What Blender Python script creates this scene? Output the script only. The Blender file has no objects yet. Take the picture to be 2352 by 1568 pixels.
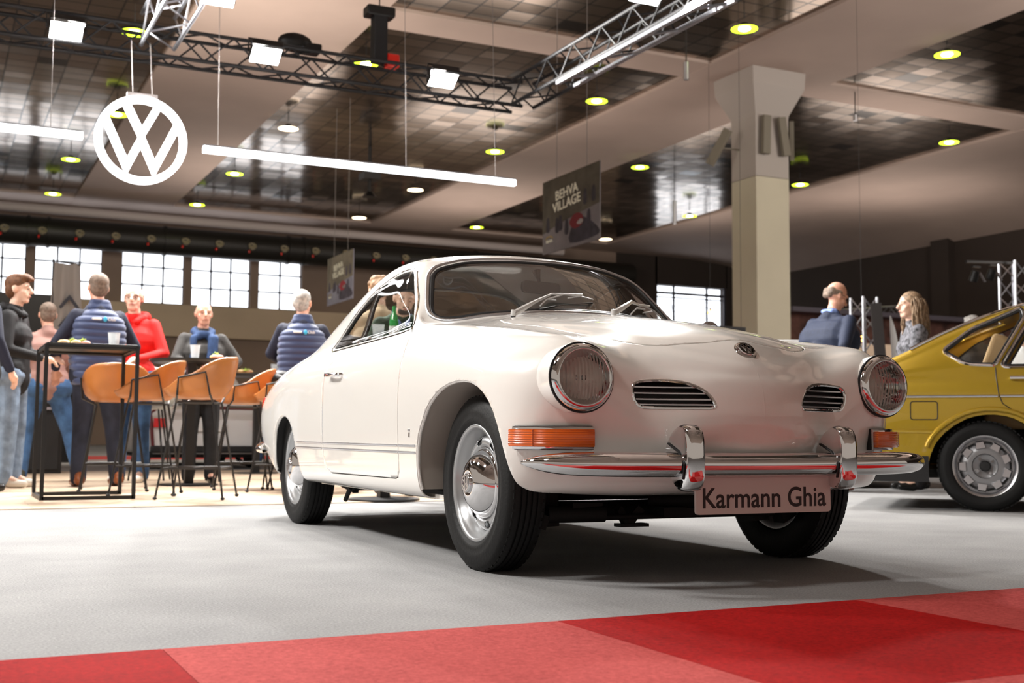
import bpy, bmesh, math, random
import numpy as np
from mathutils import Vector, Matrix, noise
C = bpy.context.scene.collection
SC = bpy.context.scene
PI = math.pi
R = math.radians
# ------------------------------------------------------------------ camera, world, exposure
cam_d = bpy.data.cameras.new('camera'); cam = bpy.data.objects.new('camera', cam_d); C.objects.link(cam)
cam_d.sensor_width = 36.0; cam_d.lens = 2740.0 / 2352 * 36; cam_d.clip_end = 300
_psi, _pit, _rol = R(25.96), R(4.447), R(0.365)
_F = Vector((math.sin(_psi) * math.cos(_pit), math.cos(_psi) * math.cos(_pit), math.sin(_pit)))
_Rt = Vector((math.cos(_psi), -math.sin(_psi), 0)); _Up = _Rt.cross(_F)
_R2 = _Rt * math.cos(_rol) + _Up * math.sin(_rol); _U2 = -_Rt * math.sin(_rol) + _Up * math.cos(_rol)
cam.matrix_world = Matrix(((_R2.x, _U2.x, -_F.x, 0), (_R2.y, _U2.y, -_F.y, 0), (_R2.z, _U2.z, -_F.z, .481), (0, 0, 0, 1)))
cam_d.dof.use_dof = True; cam_d.dof.focus_distance = 4.1; cam_d.dof.aperture_fstop = 4.5
SC.camera = cam
SC.view_settings.view_transform = 'Standard'; SC.view_settings.look = 'None'
SC.view_settings.exposure = 0.03; SC.view_settings.gamma = 1.0; SC.view_settings.use_curve_mapping = False
W = bpy.data.worlds.new('world'); SC.world = W; W.use_nodes = True
W.node_tree.nodes['Background'].inputs[0].default_value = (1.0, .86, .74, 1); W.node_tree.nodes['Background'].inputs[1].default_value = 0.42
def area(name, loc, target, size, power, col=(1, .95, .9), spread=180, sy=None):
    l = bpy.data.lights.new(name, 'AREA'); l.energy = power; l.color = col; l.size = size
    if sy: l.shape = 'RECTANGLE'; l.size_y = sy
    l.spread = R(spread)
    o = bpy.data.objects.new(name, l); C.objects.link(o); o.location = loc
    o.rotation_euler = (Vector(target) - Vector(loc)).to_track_quat('-Z', 'Y').to_euler()
    return o
UP = 135
for (x, y, p) in ((-3, 16, 1), (5.5, 22, 1), (12, 26, 1), (11, 12, 1), (22, 24, 1), (24, 36, .9), (9, 37, 1.1), (17, 38, 1), (29, 30, .9), (16, 4, .8)):
    area('ceiling_fill', (x, y, 5.6), (x, y, 9), 4.5, UP * p, (1, .86, .76))  # added area lights without fixtures, facing up to brighten the ceiling
area('hall_fill', (20, 8, 5.5), (22, 40, 5), 5, 900, (1, .9, .82)); area('hall_fill', (2, 18, 6), (4, 46, 4), 4, 700, (1, .92, .78))
# ------------------------------------------------------------------ helpers
def tag(o, label=None, cat=None, group=None, kind=None):
    if label: o['label'] = label
    if cat: o['category'] = cat
    if group: o['group'] = group
    if kind: o['kind'] = kind
    return o
def thing(name, label, cat, loc=(0, 0, 0), rz=0, group=None):
    o = bpy.data.objects.new(name, None); C.objects.link(o); o.empty_display_size = .1
    o.location = loc; o.rotation_euler = (0, 0, rz)
    return tag(o, label, cat, group)
def copy_tree(o, parent=None):
    c = o.copy(); C.objects.link(c); c.parent = parent
    for ch in list(o.children): copy_tree(ch, c)
    return c
class MB:
    def __init__(s): s.v = []; s.f = []; s.m = []; s.mi = 0
    def add(s, vs, fs):
        b = len(s.v); s.v += [tuple(p) for p in vs]; s.f += [tuple(b + i for i in f) for f in fs]; s.m += [s.mi] * len(fs); return s
    def box(s, c, d, rz=0, M=None):
        x, y, z = d[0] / 2, d[1] / 2, d[2] / 2
        vs = [Vector((i * x, j * y, k * z)) for i in (-1, 1) for j in (-1, 1) for k in (-1, 1)]
        if M is None: M = Matrix.Rotation(rz, 3, 'Z')
        vs = [M @ p + Vector(c) for p in vs]
        return s.add(vs, [(0, 1, 3, 2), (4, 6, 7, 5), (0, 4, 5, 1), (2, 3, 7, 6), (0, 2, 6, 4), (1, 5, 7, 3)])
    def bar(s, a, b, w, h=None):   # square bar
        a, b = Vector(a), Vector(b); d = (b - a); L = d.length; q = d.to_track_quat('Z', 'Y').to_matrix()
        return s.box((a + b) / 2, (w, h or w, L), M=q)
    def tube(s, pts, r, n=10, cap=True, closed=False, prof=None):
        P = [Vector(p) for p in pts]; N = len(P)
        rs = r if isinstance(r, (list, tuple)) else [r] * N
        up = None; rings = []
        for i, p in enumerate(P):
            if closed: t = (P[(i + 1) % N] - P[i - 1])
            else: t = P[min(i + 1, N - 1)] - P[max(i - 1, 0)]
            t.normalize()
            if up is None:
                up = Vector((0, 0, 1)) if abs(t.z) < .9 else Vector((1, 0, 0))
            x = up - t * up.dot(t)
            if x.length < 1e-6: x = t.orthogonal()
            x.normalize(); y = t.cross(x); up = x
            if prof: rings.append([p + x * (q[1] * rs[i]) + y * (q[0] * rs[i]) for q in prof])
            else: rings.append([p + (x * math.cos(2 * PI * k / n) + y * math.sin(2 * PI * k / n)) * rs[i] for k in range(n)])
        n = len(rings[0]); vs = [q for rg in rings for q in rg]; fs = []
        M_ = N if closed else N - 1
        for i in range(M_):
            a, b = i * n, ((i + 1) % N) * n
            for k in range(n): fs.append((a + k, a + (k + 1) % n, b + (k + 1) % n, b + k))
        if cap and not closed: fs += [tuple(reversed(range(n))), tuple(range((N - 1) * n, N * n))]
        return s.add(vs, fs)
    def cyl(s, a, b, r, n=16): return s.tube([a, b], r, n)
    def lathe(s, prof, c=(0, 0, 0), ax='z', n=32, a0=0, a1=2 * PI, M=None):
        full = abs(a1 - a0 - 2 * PI) < 1e-6; K = n if full else n + 1; vs = []
        for (r, h) in prof:
            for k in range(K):
                t = a0 + (a1 - a0) * k / n; x, y = r * math.cos(t), r * math.sin(t)
                p = {'z': (x, y, h), 'x': (h, x, y), 'y': (x, h, y)}[ax]
                p = Vector(p)
                if M: p = M @ p
                vs.append(p + Vector(c))
        fs = []
        for i in range(len(prof) - 1):
            for k in range(n):
                a, b = i * K + k, i * K + (k + 1) % K
                fs.append((a, b, b + K, a + K))
        return s.add(vs, fs)
    def prism(s, poly, d, c=(0, 0, 0), ax='y', M=None):   # poly 2D, extruded by d along ax (centred)
        n = len(poly); vs = []
        for sgn in (-.5, .5):
            for (p, q) in poly:
                v = Vector({'y': (p, sgn * d, q), 'x': (sgn * d, p, q), 'z': (p, q, sgn * d)}[ax])
                if M: v = M @ v
                vs.append(v + Vector(c))
        return s.add(vs, [tuple(range(n)), tuple(reversed(range(n, 2 * n)))] + [(k, k + n, (k + 1) % n + n, (k + 1) % n) for k in range(n)])
    def ell(s, c, r, n=16, m=10, M=None):
        vs = []; c = Vector(c)
        for i in range(m + 1):
            ph = PI * i / m
            for k in range(n):
                t = 2 * PI * k / n
                v = Vector((r[0] * math.sin(ph) * math.cos(t), r[1] * math.sin(ph) * math.sin(t), r[2] * math.cos(ph)))
                if M: v = M @ v
                vs.append(v + c)
        return s.add(vs, [(i * n + k, i * n + (k + 1) % n, (i + 1) * n + (k + 1) % n, (i + 1) * n + k) for i in range(m) for k in range(n)])
    def cap(s, a, b, ra, rb, n=12):   # tapered capsule
        a, b = Vector(a), Vector(b); d = (b - a); L = max(d.length, 1e-5); t = d / L
        pts = []; rs = []
        for i in range(5):
            th = PI / 2 * i / 4; pts.append(a - t * ra * math.cos(th)); rs.append(max(1e-4, ra * math.sin(th)))
        for i in range(5):
            th = PI / 2 * i / 4; pts.append(b + t * rb * math.sin(th)); rs.append(max(1e-4, rb * math.cos(th)))
        return s.tube(pts, rs, n)
    def build(s, name, mat, parent=None, smooth=True, sharp=38, bevel=0, mods=None):
        me = bpy.data.meshes.new(name); me.from_pydata(s.v, [], s.f)
        mats = mat if isinstance(mat, (list, tuple)) else [mat]
        for m in mats: me.materials.append(m)
        if len(mats) > 1: me.polygons.foreach_set('material_index', s.m)
        bm = bmesh.new(); bm.from_mesh(me); bmesh.ops.remove_doubles(bm, verts=bm.verts, dist=1e-6)
        bmesh.ops.recalc_face_normals(bm, faces=bm.faces); bm.to_mesh(me); bm.free()
        if smooth:
            me.polygons.foreach_set('use_smooth', [True] * len(me.polygons))
            if sharp: me.set_sharp_from_angle(angle=R(sharp))
        o = bpy.data.objects.new(name, me); C.objects.link(o); o.parent = parent
        if bevel:
            b = o.modifiers.new('b', 'BEVEL'); b.width = bevel; b.segments = 3; b.limit_method = 'ANGLE'; b.angle_limit = R(40)
        return o
def single(mb, name, mat, label, cat, group=None, kind=None, **k):
    return tag(mb.build(name, mat, None, **k), label, cat, group, kind)
def text_mesh(txt, size, depth, mat, name, parent, M, align='CENTER', bold=0.0, sx=1.0):
    cu = bpy.data.curves.new(name, 'FONT'); cu.body = txt; cu.size = size; cu.extrude = depth; cu.align_x = align; cu.align_y = 'CENTER'; cu.offset = bold
    to = bpy.data.objects.new(name + '_t', cu); C.objects.link(to)
    dg = bpy.context.evaluated_depsgraph_get(); me = bpy.data.meshes.new_from_object(to.evaluated_get(dg))
    bpy.data.objects.remove(to)
    me.transform(M @ Matrix.Diagonal((sx, 1, 1, 1))); me.materials.clear(); me.materials.append(mat)
    o = bpy.data.objects.new(name, me); C.objects.link(o); o.parent = parent
    return o
# ------------------------------------------------------------------ materials
MATS = {}
def mat(name, col=(.8, .8, .8), rough=.5, metal=0, spec=.5, coat=0, emit=None, es=0, trans=0, ior=1.45, alpha=1, nscale=0, namt=0, bump=0, bscale=50, sheen=0):
    m = bpy.data.materials.new(name); m.use_nodes = True; nt = m.node_tree; p = nt.nodes['Principled BSDF']
    p.inputs['Base Color'].default_value = (*col, 1); p.inputs['Roughness'].default_value = rough; p.inputs['Metallic'].default_value = metal
    p.inputs['Specular IOR Level'].default_value = spec; p.inputs['Coat Weight'].default_value = coat; p.inputs['Coat Roughness'].default_value = .03
    p.inputs['IOR'].default_value = ior; p.inputs['Transmission Weight'].default_value = trans; p.inputs['Alpha'].default_value = alpha
    p.inputs['Sheen Weight'].default_value = sheen
    if emit: p.inputs['Emission Color'].default_value = (*emit, 1); p.inputs['Emission Strength'].default_value = es
    tc = None
    if namt or bump:
        tc = nt.nodes.new('ShaderNodeTexCoord')
    if namt:
        n = nt.nodes.new('ShaderNodeTexNoise'); n.inputs['Scale'].default_value = nscale; n.inputs['Detail'].default_value = 4
        nt.links.new(tc.outputs['Object'], n.inputs['Vector'])
        r = nt.nodes.new('ShaderNodeValToRGB'); r.color_ramp.elements[0].position = .3; r.color_ramp.elements[1].position = .7
        r.color_ramp.elements[0].color = (*[c * (1 - namt) for c in col], 1); r.color_ramp.elements[1].color = (*[min(1, c * (1 + namt)) for c in col], 1)
        nt.links.new(n.outputs['Fac'], r.inputs['Fac']); nt.links.new(r.outputs['Color'], p.inputs['Base Color'])
    if bump:
        n = nt.nodes.new('ShaderNodeTexNoise'); n.inputs['Scale'].default_value = bscale; n.inputs['Detail'].default_value = 5
        nt.links.new(tc.outputs['Object'], n.inputs['Vector'])
        b = nt.nodes.new('ShaderNodeBump'); b.inputs['Strength'].default_value = bump; b.inputs['Distance'].default_value = .01
        nt.links.new(n.outputs['Fac'], b.inputs['Height']); nt.links.new(b.outputs['Normal'], p.inputs['Normal'])
    MATS[name] = m; return m
def glass(name, tint, op=.12, rough=0.0, refl=.5):
    m = bpy.data.materials.new(name); m.use_nodes = True; nt = m.node_tree; nt.nodes.clear()
    o = nt.nodes.new('ShaderNodeOutputMaterial'); t = nt.nodes.new('ShaderNodeBsdfTransparent'); g = nt.nodes.new('ShaderNodeBsdfGlossy')
    t.inputs[0].default_value = (*tint, 1); g.inputs['Roughness'].default_value = rough; g.inputs[0].default_value = (1, 1, 1, 1)
    ge = nt.nodes.new('ShaderNodeNewGeometry'); dt = nt.nodes.new('ShaderNodeVectorMath'); dt.operation = 'DOT_PRODUCT'; nt.links.new(ge.outputs['Normal'], dt.inputs[0]); nt.links.new(ge.outputs['Incoming'], dt.inputs[1])
    def mth(op, a, b=None):
        q = nt.nodes.new('ShaderNodeMath'); q.operation = op
        for i, w in enumerate((a, b)):
            if w is None: continue
            if isinstance(w, (int, float)): q.inputs[i].default_value = w
            else: nt.links.new(w, q.inputs[i])
        return q.outputs[0]
    k = mth('POWER', mth('SUBTRACT', 1.0, mth('ABSOLUTE', dt.outputs['Value'])), 4.6); f = type('F', (), {'outputs': [mth('ADD', mth('MULTIPLY', k, .93), .055)]})(); mx = nt.nodes.new('ShaderNodeMixShader')
    nt.links.new(f.outputs[0], mx.inputs[0]); nt.links.new(t.outputs[0], mx.inputs[1]); nt.links.new(g.outputs[0], mx.inputs[2])
    nt.links.new(mx.outputs[0], o.inputs[0]); MATS[name] = m; return m
chrome = mat('chrome', (.78, .78, .79), .04, 1)
steel = mat('satin_steel', (.62, .62, .64), .28, 1)
silver_paint = mat('silver_paint', (.45, .46, .47), .3, .7)
rubber = mat('tyre_rubber', (.007, .007, .007), .6, spec=.3, bump=.15, bscale=90)
blackp = mat('black_plastic', (.012, .012, .013), .45)
black_m = mat('black_metal', (.015, .014, .014), .4, .3)
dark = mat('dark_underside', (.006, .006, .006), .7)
white_e = mat('white_lamp', (1, 1, 1), .4, emit=(1, .98, .96), es=6)
cream = mat('cream_paint', (.86, .83, .785), .25, coat=1.0)
cream_in = mat('cream_wheelhouse', (.36, .32, .28), .6)  # body cream, its colour darkened for the shade inside the front arches
amber = mat('amber_plastic', (.80, .13, .003), .18, coat=.8)
redl = mat('red_lens', (.7, .02, .01), .15, coat=.6)
wglass = glass('windscreen_glass', (.80, .80, .78))
clear = glass('clear_glass', (.93, .94, .93))
white_p = mat('white_paint', (.8, .8, .8), .4)
skin = mat('skin', (.72, .42, .30), .5)
# ------------------------------------------------------------------ spline surfaces
def bsurf(T, nu, nv, it=4):
    """T: list of rows (u) of points (v); row 0/last and column 0 lie in the plane a=0 (mirror continuity); returns half grid of points"""
    T = np.array(T, float); N, M = T.shape[:2]; mir = np.array([-1, 1, 1.])
    def ext(P):
        P = np.concatenate([P[1:2] * mir, P, P[-2:-1] * mir], 0)
        P = np.concatenate([P[:, 1:2] * mir, P, 2 * P[:, -1:] - P[:, -2:-1]], 1); return P
    def B(t): return np.array([(1 - t) ** 3, 3 * t ** 3 - 6 * t ** 2 + 4, -3 * t ** 3 + 3 * t ** 2 + 3 * t + 1, t ** 3]) / 6
    def mat_(n, k):
        A = np.zeros(((n - 1) * k + 1, n + 2))
        for s in range((n - 1) * k + 1):
            i = min(s // k, n - 2); t = s / k - i; A[s, i:i + 4] = B(t)
        return A
    A1, B1 = mat_(N, 1), mat_(M, 1); P = T.copy()
    for _ in range(it): P = P + (T - np.einsum('si,tj,ijc->stc', A1, B1, ext(P)))
    return np.einsum('si,tj,ijc->stc', mat_(N, nu), mat_(M, nv), ext(P))
def grid_bm(G, mirror=True):
    bm = bmesh.new()
    for sg in ((1, -1) if mirror else (1,)):
        H = G * np.array([sg, 1, 1]); n, m = H.shape[:2]
        vs = [[bm.verts.new(H[i, j]) for j in range(m)] for i in range(n)]
        for i in range(n - 1):
            for j in range(m - 1):
                q = [vs[i][j], vs[i + 1][j], vs[i + 1][j + 1], vs[i][j + 1]]
                if sg < 0: q.reverse()
                try: bm.faces.new(q)
                except ValueError: pass
    bmesh.ops.remove_doubles(bm, verts=bm.verts, dist=2e-4)
    return bm
def inpoly(p, q, poly):
    c = False; n = len(poly)
    for i in range(n):
        x0, y0 = poly[i]; x1, y1 = poly[i - 1]
        if (y0 > q) != (y1 > q) and p < (x1 - x0) * (q - y0) / (y1 - y0) + x0: c = not c
    return c
AX = {'yz': (1, 2), 'xz': (0, 2), 'xy': (0, 1)}
def cut(bm, poly, ax, filt):
    """bisect the surface along a projected polygon; returns faces inside it"""
    i0, i1 = AX[ax]; n = len(poly)
    for k in range(n):
        P0, P1 = poly[k], poly[(k + 1) % n]; e = 1e-4
        lo0, hi0 = min(P0[0], P1[0]) - e, max(P0[0], P1[0]) + e; lo1, hi1 = min(P0[1], P1[1]) - e, max(P0[1], P1[1]) + e
        fs = []
        for f in bm.faces:
            c = f.calc_center_median()
            if not filt(c): continue
            a = [v.co[i0] for v in f.verts]; b = [v.co[i1] for v in f.verts]
            if max(a) < lo0 or min(a) > hi0 or max(b) < lo1 or min(b) > hi1: continue
            fs.append(f)
        if not fs: continue
        d0, d1 = P1[0] - P0[0], P1[1] - P0[1]; no = [0, 0, 0]; no[i0] = -d1; no[i1] = d0; co = [0, 0, 0]; co[i0] = P0[0]; co[i1] = P0[1]
        if Vector(no).length < 1e-9: continue
        ge = set(fs)
        for f in fs: ge.update(f.edges); ge.update(f.verts)
        bmesh.ops.bisect_plane(bm, geom=list(ge), plane_co=co, plane_no=Vector(no).normalized(), dist=1e-6)
    out = []
    for f in bm.faces:
        c = f.calc_center_median()
        if filt(c) and inpoly(c[i0], c[i1], poly): out.append(f)
    return out
def offpoly(poly, d):   # offset polygon (positive = outward)
    n = len(poly); A = sum(poly[i][0] * poly[(i + 1) % n][1] - poly[(i + 1) % n][0] * poly[i][1] for i in range(n)); s = 1 if A > 0 else -1; out = []
    for i in range(n):
        p0, p, p1 = Vector(poly[i - 1]), Vector(poly[i]), Vector(poly[(i + 1) % n])
        a = (p - p0).normalized(); b = (p1 - p).normalized(); na = Vector((a.y, -a.x)) * s; nb = Vector((b.y, -b.x)) * s
        m = (na + nb); L = m.length
        m = m / L if L > 1e-6 else na
        out.append(tuple(p + m * (d / max(.45, m.dot(na)))))
    return out
def smooth_poly(pts, k=5, closed=True):
    P = np.array(pts, float); n = len(P); out = []
    for i in range(n if closed else n - 1):
        if closed: p0, p1, p2, p3 = P[i - 1], P[i], P[(i + 1) % n], P[(i + 2) % n]
        else: p0, p1, p2, p3 = P[max(i - 1, 0)], P[i], P[i + 1], P[min(i + 2, n - 1)]
        for s in range(k):
            t = s / k; out.append(tuple(.5 * ((2 * p1) + (-p0 + p2) * t + (2 * p0 - 5 * p1 + 4 * p2 - p3) * t * t + (-p0 + 3 * p1 - 3 * p2 + p3) * t ** 3)))
    if not closed: out.append(tuple(P[-1]))
    return out
def rounded(pts, r, k=5):   # polygon with rounded corners; r number or list
    out = []; n = len(pts)
    for i in range(n):
        p0, p, p1 = Vector(pts[i - 1]), Vector(pts[i]), Vector(pts[(i + 1) % n]); rr = r[i] if isinstance(r, (list, tuple)) else r
        a = (p0 - p); b = (p1 - p); q = min(rr, a.length * .45, b.length * .45)
        A, B_ = p + a.normalized() * q, p + b.normalized() * q
        if rr <= 0: out.append(tuple(p)); continue
        for s in range(k + 1):
            t = s / k; out.append(tuple(A * (1 - t) ** 2 + p * 2 * t * (1 - t) + B_ * t * t))
    return out
def take(bm, faces):
    """move faces to a new bmesh"""
    nb = bmesh.new(); mp = {}
    for f in faces:
        vs = []
        for v in f.verts:
            if v not in mp: mp[v] = nb.verts.new(v.co)
            vs.append(mp[v])
        try: nb.faces.new(vs)
        except ValueError: pass
    return nb
def bm_obj(bm, name, m, parent, thick=0, off=-1, push=0, free=True, smooth=True):
    if push:
        bm.normal_update()
        for v in bm.verts: v.co = v.co + v.normal * push
    me = bpy.data.meshes.new(name); bm.to_mesh(me)
    if free: bm.free()
    me.materials.append(m)
    if smooth: me.polygons.foreach_set('use_smooth', [True] * len(me.polygons))
    o = bpy.data.objects.new(name, me); C.objects.link(o); o.parent = parent
    if thick:
        s = o.modifiers.new('s', 'SOLIDIFY'); s.thickness = thick; s.offset = off; s.use_even_offset = False
    return o
from mathutils.bvhtree import BVHTree
class Surf:
    """projects plan shapes onto a surface"""
    def __init__(s, bm): s.t = BVHTree.FromBMesh(bm)
    def hit(s, ax, p, q, side=1, start=5.0):
        if ax == 'yz': o, d = Vector((start * side, p, q)), Vector((-side, 0, 0))
        elif ax == 'xz': o, d = Vector((p, -start * side, q)), Vector((0, side, 0))
        else: o, d = Vector((p, q, start)), Vector((0, 0, -1))
        r = s.t.ray_cast(o, d)
        return (r[0], r[1]) if r[0] is not None else (None, None)
    def line(s, ax, pts, side=1, off=0.0, step=.02, closed=False):
        out = []; n = len(pts)
        for i in range(n if closed else n - 1):
            a, b = Vector(pts[i]), Vector(pts[(i + 1) % n]); L = (b - a).length; k = max(1, int(L / step))
            for j in range(k):
                c = a + (b - a) * (j / k); h, nn = s.hit(ax, c.x, c.y, side)
                if h is not None:
                    out.append(h + nn * off * (1 if nn.dot({'yz': Vector((side, 0, 0)), 'xz': Vector((0, -side, 0)), 'xy': Vector((0, 0, 1))}[ax]) > 0 else -1))
        if not closed:
            h, nn = s.hit(ax, pts[-1][0], pts[-1][1], side)
            if h is not None: out.append(h + nn * off * (1 if nn.dot({'yz': Vector((side, 0, 0)), 'xz': Vector((0, -side, 0)), 'xy': Vector((0, 0, 1))}[ax]) > 0 else -1))
        return out
# ------------------------------------------------------------------ coupe body
def st(v0, v1, v2, v3, lo, b2=.0, b4=.0, c4=None):
    """one station: centre, quarter, rail/valley, belt/crown, then lower side points"""
    V = lambda p: np.array(p, float)
    a, b, c, d = V(v0), V(v1), V(v2), V(v3)
    m2 = (b + c) / 2 + np.array([b2 * .5, 0, b2]); m4 = (c + d) / 2 + np.array([b4, 0, b4 * .4])
    if c4 is not None: m4 = V(c4)
    return [a, b, m2, c, m4, d] + [V(p) for p in lo]
def side(y, top=(.775, .80), w=.80, dy=0, wl=None, zb=.262):
    return [(top[0], y, top[1]), (w, y, .655), (w, y, .50), (w - .007, y, .375), (w - .028, y, zb), (w - .09, y, zb - .022)]
ST = [
 st((0,-.618,.772),(0,-.648,.742),(0,-.682,.70),(0,-.712,.645),[(0,-.724,.59),(0,-.726,.53),(0,-.712,.465),(0,-.672,.385),(0,-.60,.315),(0,-.48,.285)]),
 st((0,-.575,.803),(.10,-.60,.768),(.155,-.640,.715),(.19,-.675,.652),[(.20,-.690,.59),(.20,-.692,.53),(.20,-.680,.465),(.20,-.645,.385),(.20,-.58,.31),(.2,-.46,.285)]),
 st((0,-.47,.842),(.2,-.51,.803),(.30,-.56,.742),(.375,-.605,.665),[(.39,-.618,.595),(.395,-.620,.53),(.39,-.612,.465),(.39,-.588,.385),(.38,-.54,.31),(.38,-.44,.285)]),
 st((0,-.30,.878),(.26,-.35,.846),(.43,-.42,.795),(.575,-.56,.762),[(.60,-.592,.68),(.595,-.588,.59),(.585,-.570,.49),(.57,-.550,.39),(.55,-.505,.315),(.53,-.42,.29)]),
 st((0,-.10,.910),(.30,-.16,.876),(.48,-.24,.825),(.645,-.40,.803),[(.715,-.475,.70),(.725,-.49,.59),(.72,-.485,.49),(.705,-.475,.39),(.68,-.45,.318),(.64,-.4,.29)]),
 st((0,.10,.938),(.33,.02,.90),(.52,-.06,.852),(.66,-.20,.832),[(.758,-.29,.735),(.783,-.31,.61),(.785,-.32,.49),(.775,-.33,.385),(.75,-.34,.30),(.70,-.34,.28)]),
 st((0,.27,.960),(.35,.21,.923),(.55,.15,.876),(.68,.02,.856),[(.768,-.06,.762),(.798,-.08,.63),(.80,-.09,.49),(.79,-.09,.375),(.77,-.09,.27),(.71,-.09,.25)]),
 st((0,.415,.978),(.36,.39,.945),(.58,.37,.902),(.69,.25,.882),[(.77,.19,.785),(.80,.18,.645)]+side(.18)[2:]),
 st((0,.515,.992),(.34,.56,.966),(.62,.665,.925),(.695,.52,.904),[(.772,.42,.80),(.80,.41,.655)]+side(.41)[2:]),
 st((0,.60,1.045),(.335,.645,1.025),(.605,.77,.985),(.69,.70,.918),[(.772,.63,.805),(.80,.62,.655)]+side(.62)[2:],b4=.01),
 st((0,.77,1.163),(.315,.80,1.148),(.575,.885,1.098),(.68,.88,.922),side(.84),b2=.004,b4=.014),
 st((0,.93,1.258),(.29,.955,1.246),(.548,1.01,1.195),(.675,1.03,.924),side(1.03),b2=.008,b4=.018),
 st((0,1.10,1.308),(.275,1.12,1.296),(.525,1.16,1.238),(.672,1.2,.924),side(1.2),b2=.012,b4=.02),
 st((0,1.35,1.330),(.27,1.36,1.318),(.515,1.38,1.256),(.67,1.44,.922),side(1.44),b2=.012,b4=.02),
 st((0,1.62,1.326),(.27,1.62,1.312),(.515,1.62,1.240),(.668,1.68,.918),side(1.68),b2=.012,b4=.02),
 st((0,1.90,1.287),(.27,1.89,1.270),(.515,1.87,1.185),(.665,1.93,.910),side(1.92),b2=.012,b4=.02),
 st((0,2.17,1.208),(.27,2.15,1.188),(.52,2.10,1.098),(.662,2.17,.902),side(2.16),b2=.01,b4=.02),
 st((0,2.42,1.103),(.28,2.39,1.082),(.53,2.32,1.0),(.66,2.38,.893),side(2.38),b2=.008,b4=.015),
 st((0,2.66,.995),(.30,2.64,.975),(.53,2.58,.92),(.665,2.6,.872),side(2.6,top=(.768,.775)),b2=.0,b4=.0),
 st((0,2.90,.900),(.31,2.88,.885),(.51,2.85,.86),(.665,2.83,.83),[(.758,2.83,.745),(.793,2.83,.63),(.792,2.83,.49),(.78,2.83,.385),(.755,2.83,.33),(.68,2.83,.31)]),
 st((0,3.08,.815),(.30,3.06,.808),(.48,3.05,.80),(.63,3.03,.775),[(.735,3.03,.69),(.77,3.04,.60),(.768,3.04,.49),(.745,3.03,.40),(.70,3.0,.35),(.62,2.98,.33)]),
 st((0,3.19,.74),(.26,3.18,.735),(.42,3.17,.73),(.56,3.17,.70),[(.64,3.19,.64),(.665,3.21,.56),(.655,3.21,.48),(.64,3.19,.41),(.6,3.14,.36),(.55,3.05,.335)]),
 st((0,3.24,.69),(.15,3.24,.68),(.26,3.24,.67),(.34,3.25,.65),[(.37,3.26,.60),(.38,3.265,.54),(.38,3.26,.48),(.37,3.24,.41),(.36,3.18,.36),(.34,3.08,.34)]),
 st((0,3.25,.67),(0,3.255,.655),(0,3.265,.64),(0,3.275,.62),[(0,3.285,.58),(0,3.29,.53),(0,3.285,.47),(0,3.26,.41),(0,3.2,.36),(0,3.1,.34)]),
]
BODY = bsurf(ST, 12, 9, 5)
# ------------------------------------------------------------------ wheels
def ring_surf(prof, n, c=(0, 0, 0)):
    """lathe around x as bmesh"""
    bm = bmesh.new(); vs = []
    for (r, h) in prof: vs.append([bm.verts.new((h + c[0], r * math.cos(2 * PI * k / n) + c[1], r * math.sin(2 * PI * k / n) + c[2])) for k in range(n)])
    for i in range(len(prof) - 1):
        for k in range(n): bm.faces.new((vs[i][k], vs[i][(k + 1) % n], vs[i + 1][(k + 1) % n], vs[i + 1][k]))
    return bm
VWPOLYS = None
def vw_shapes(r, lw):
    """V over W strokes for a ring of radius r; returns list of polylines (thick strokes)"""
    s = r
    return [[(-.40 * s, .86 * s), (0, .06 * s), (.40 * s, .86 * s)], [(-.86 * s, .42 * s), (-.37 * s, -.74 * s), (0, .02 * s), (.37 * s, -.74 * s), (.86 * s, .42 * s)]]
def stroke_poly(pts, w):
    """mitred outline of a polyline"""
    L, Rr = [], []; n = len(pts)
    for i in range(n):
        p = Vector(pts[i]); a = (p - Vector(pts[i - 1])).normalized() if i else None; b = (Vector(pts[i + 1]) - p).normalized() if i < n - 1 else None
        a = a or b; b = b or a; na = Vector((-a.y, a.x)); nb = Vector((-b.y, b.x)); m = (na + nb).normalized(); k = w / 2 / max(.38, m.dot(na))
        L.append(tuple(p + m * k)); Rr.append(tuple(p - m * k))
    return L, Rr
def stroke_mb(mb, pts, w, d, M):
    L, Rr = stroke_poly(pts, w); n = len(pts); vs = []
    for sgn in (-.5, .5):
        for p in L + Rr: vs.append(M @ Vector((p[0], p[1], sgn * d)))
    fs = []; m = 2 * n
    for i in range(n - 1):
        fs += [(i, i + 1, n + i + 1, n + i), (m + i, m + n + i, m + n + i + 1, m + i + 1), (i, m + i, m + i + 1, i + 1), (n + i, n + i + 1, m + n + i + 1, m + n + i)]
    fs += [(0, n, m + n, m), (n - 1, m + n - 1, m + 2 * n - 1, 2 * n - 1)]
    mb.add(vs, fs)
def vw_logo(mb, r, lw, d, M, ring=True):
    for pl in vw_shapes(r - lw * .4, lw): stroke_mb(mb, pl, lw, d, M)
    if ring:
        n = 48; vs = []; fs = []
        for (rr, h) in ((r, -.5 * d), (r, .5 * d), (r - lw, .5 * d), (r - lw, -.5 * d)):
            for k in range(n): vs.append(M @ Vector((rr * math.cos(2 * PI * k / n), rr * math.sin(2 * PI * k / n), h)))
        for i in range(4):
            for k in range(n): fs.append((i * n + k, i * n + (k + 1) % n, ((i + 1) % 4) * n + (k + 1) % n, ((i + 1) % 4) * n + k))
        mb.add(vs, fs)
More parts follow.
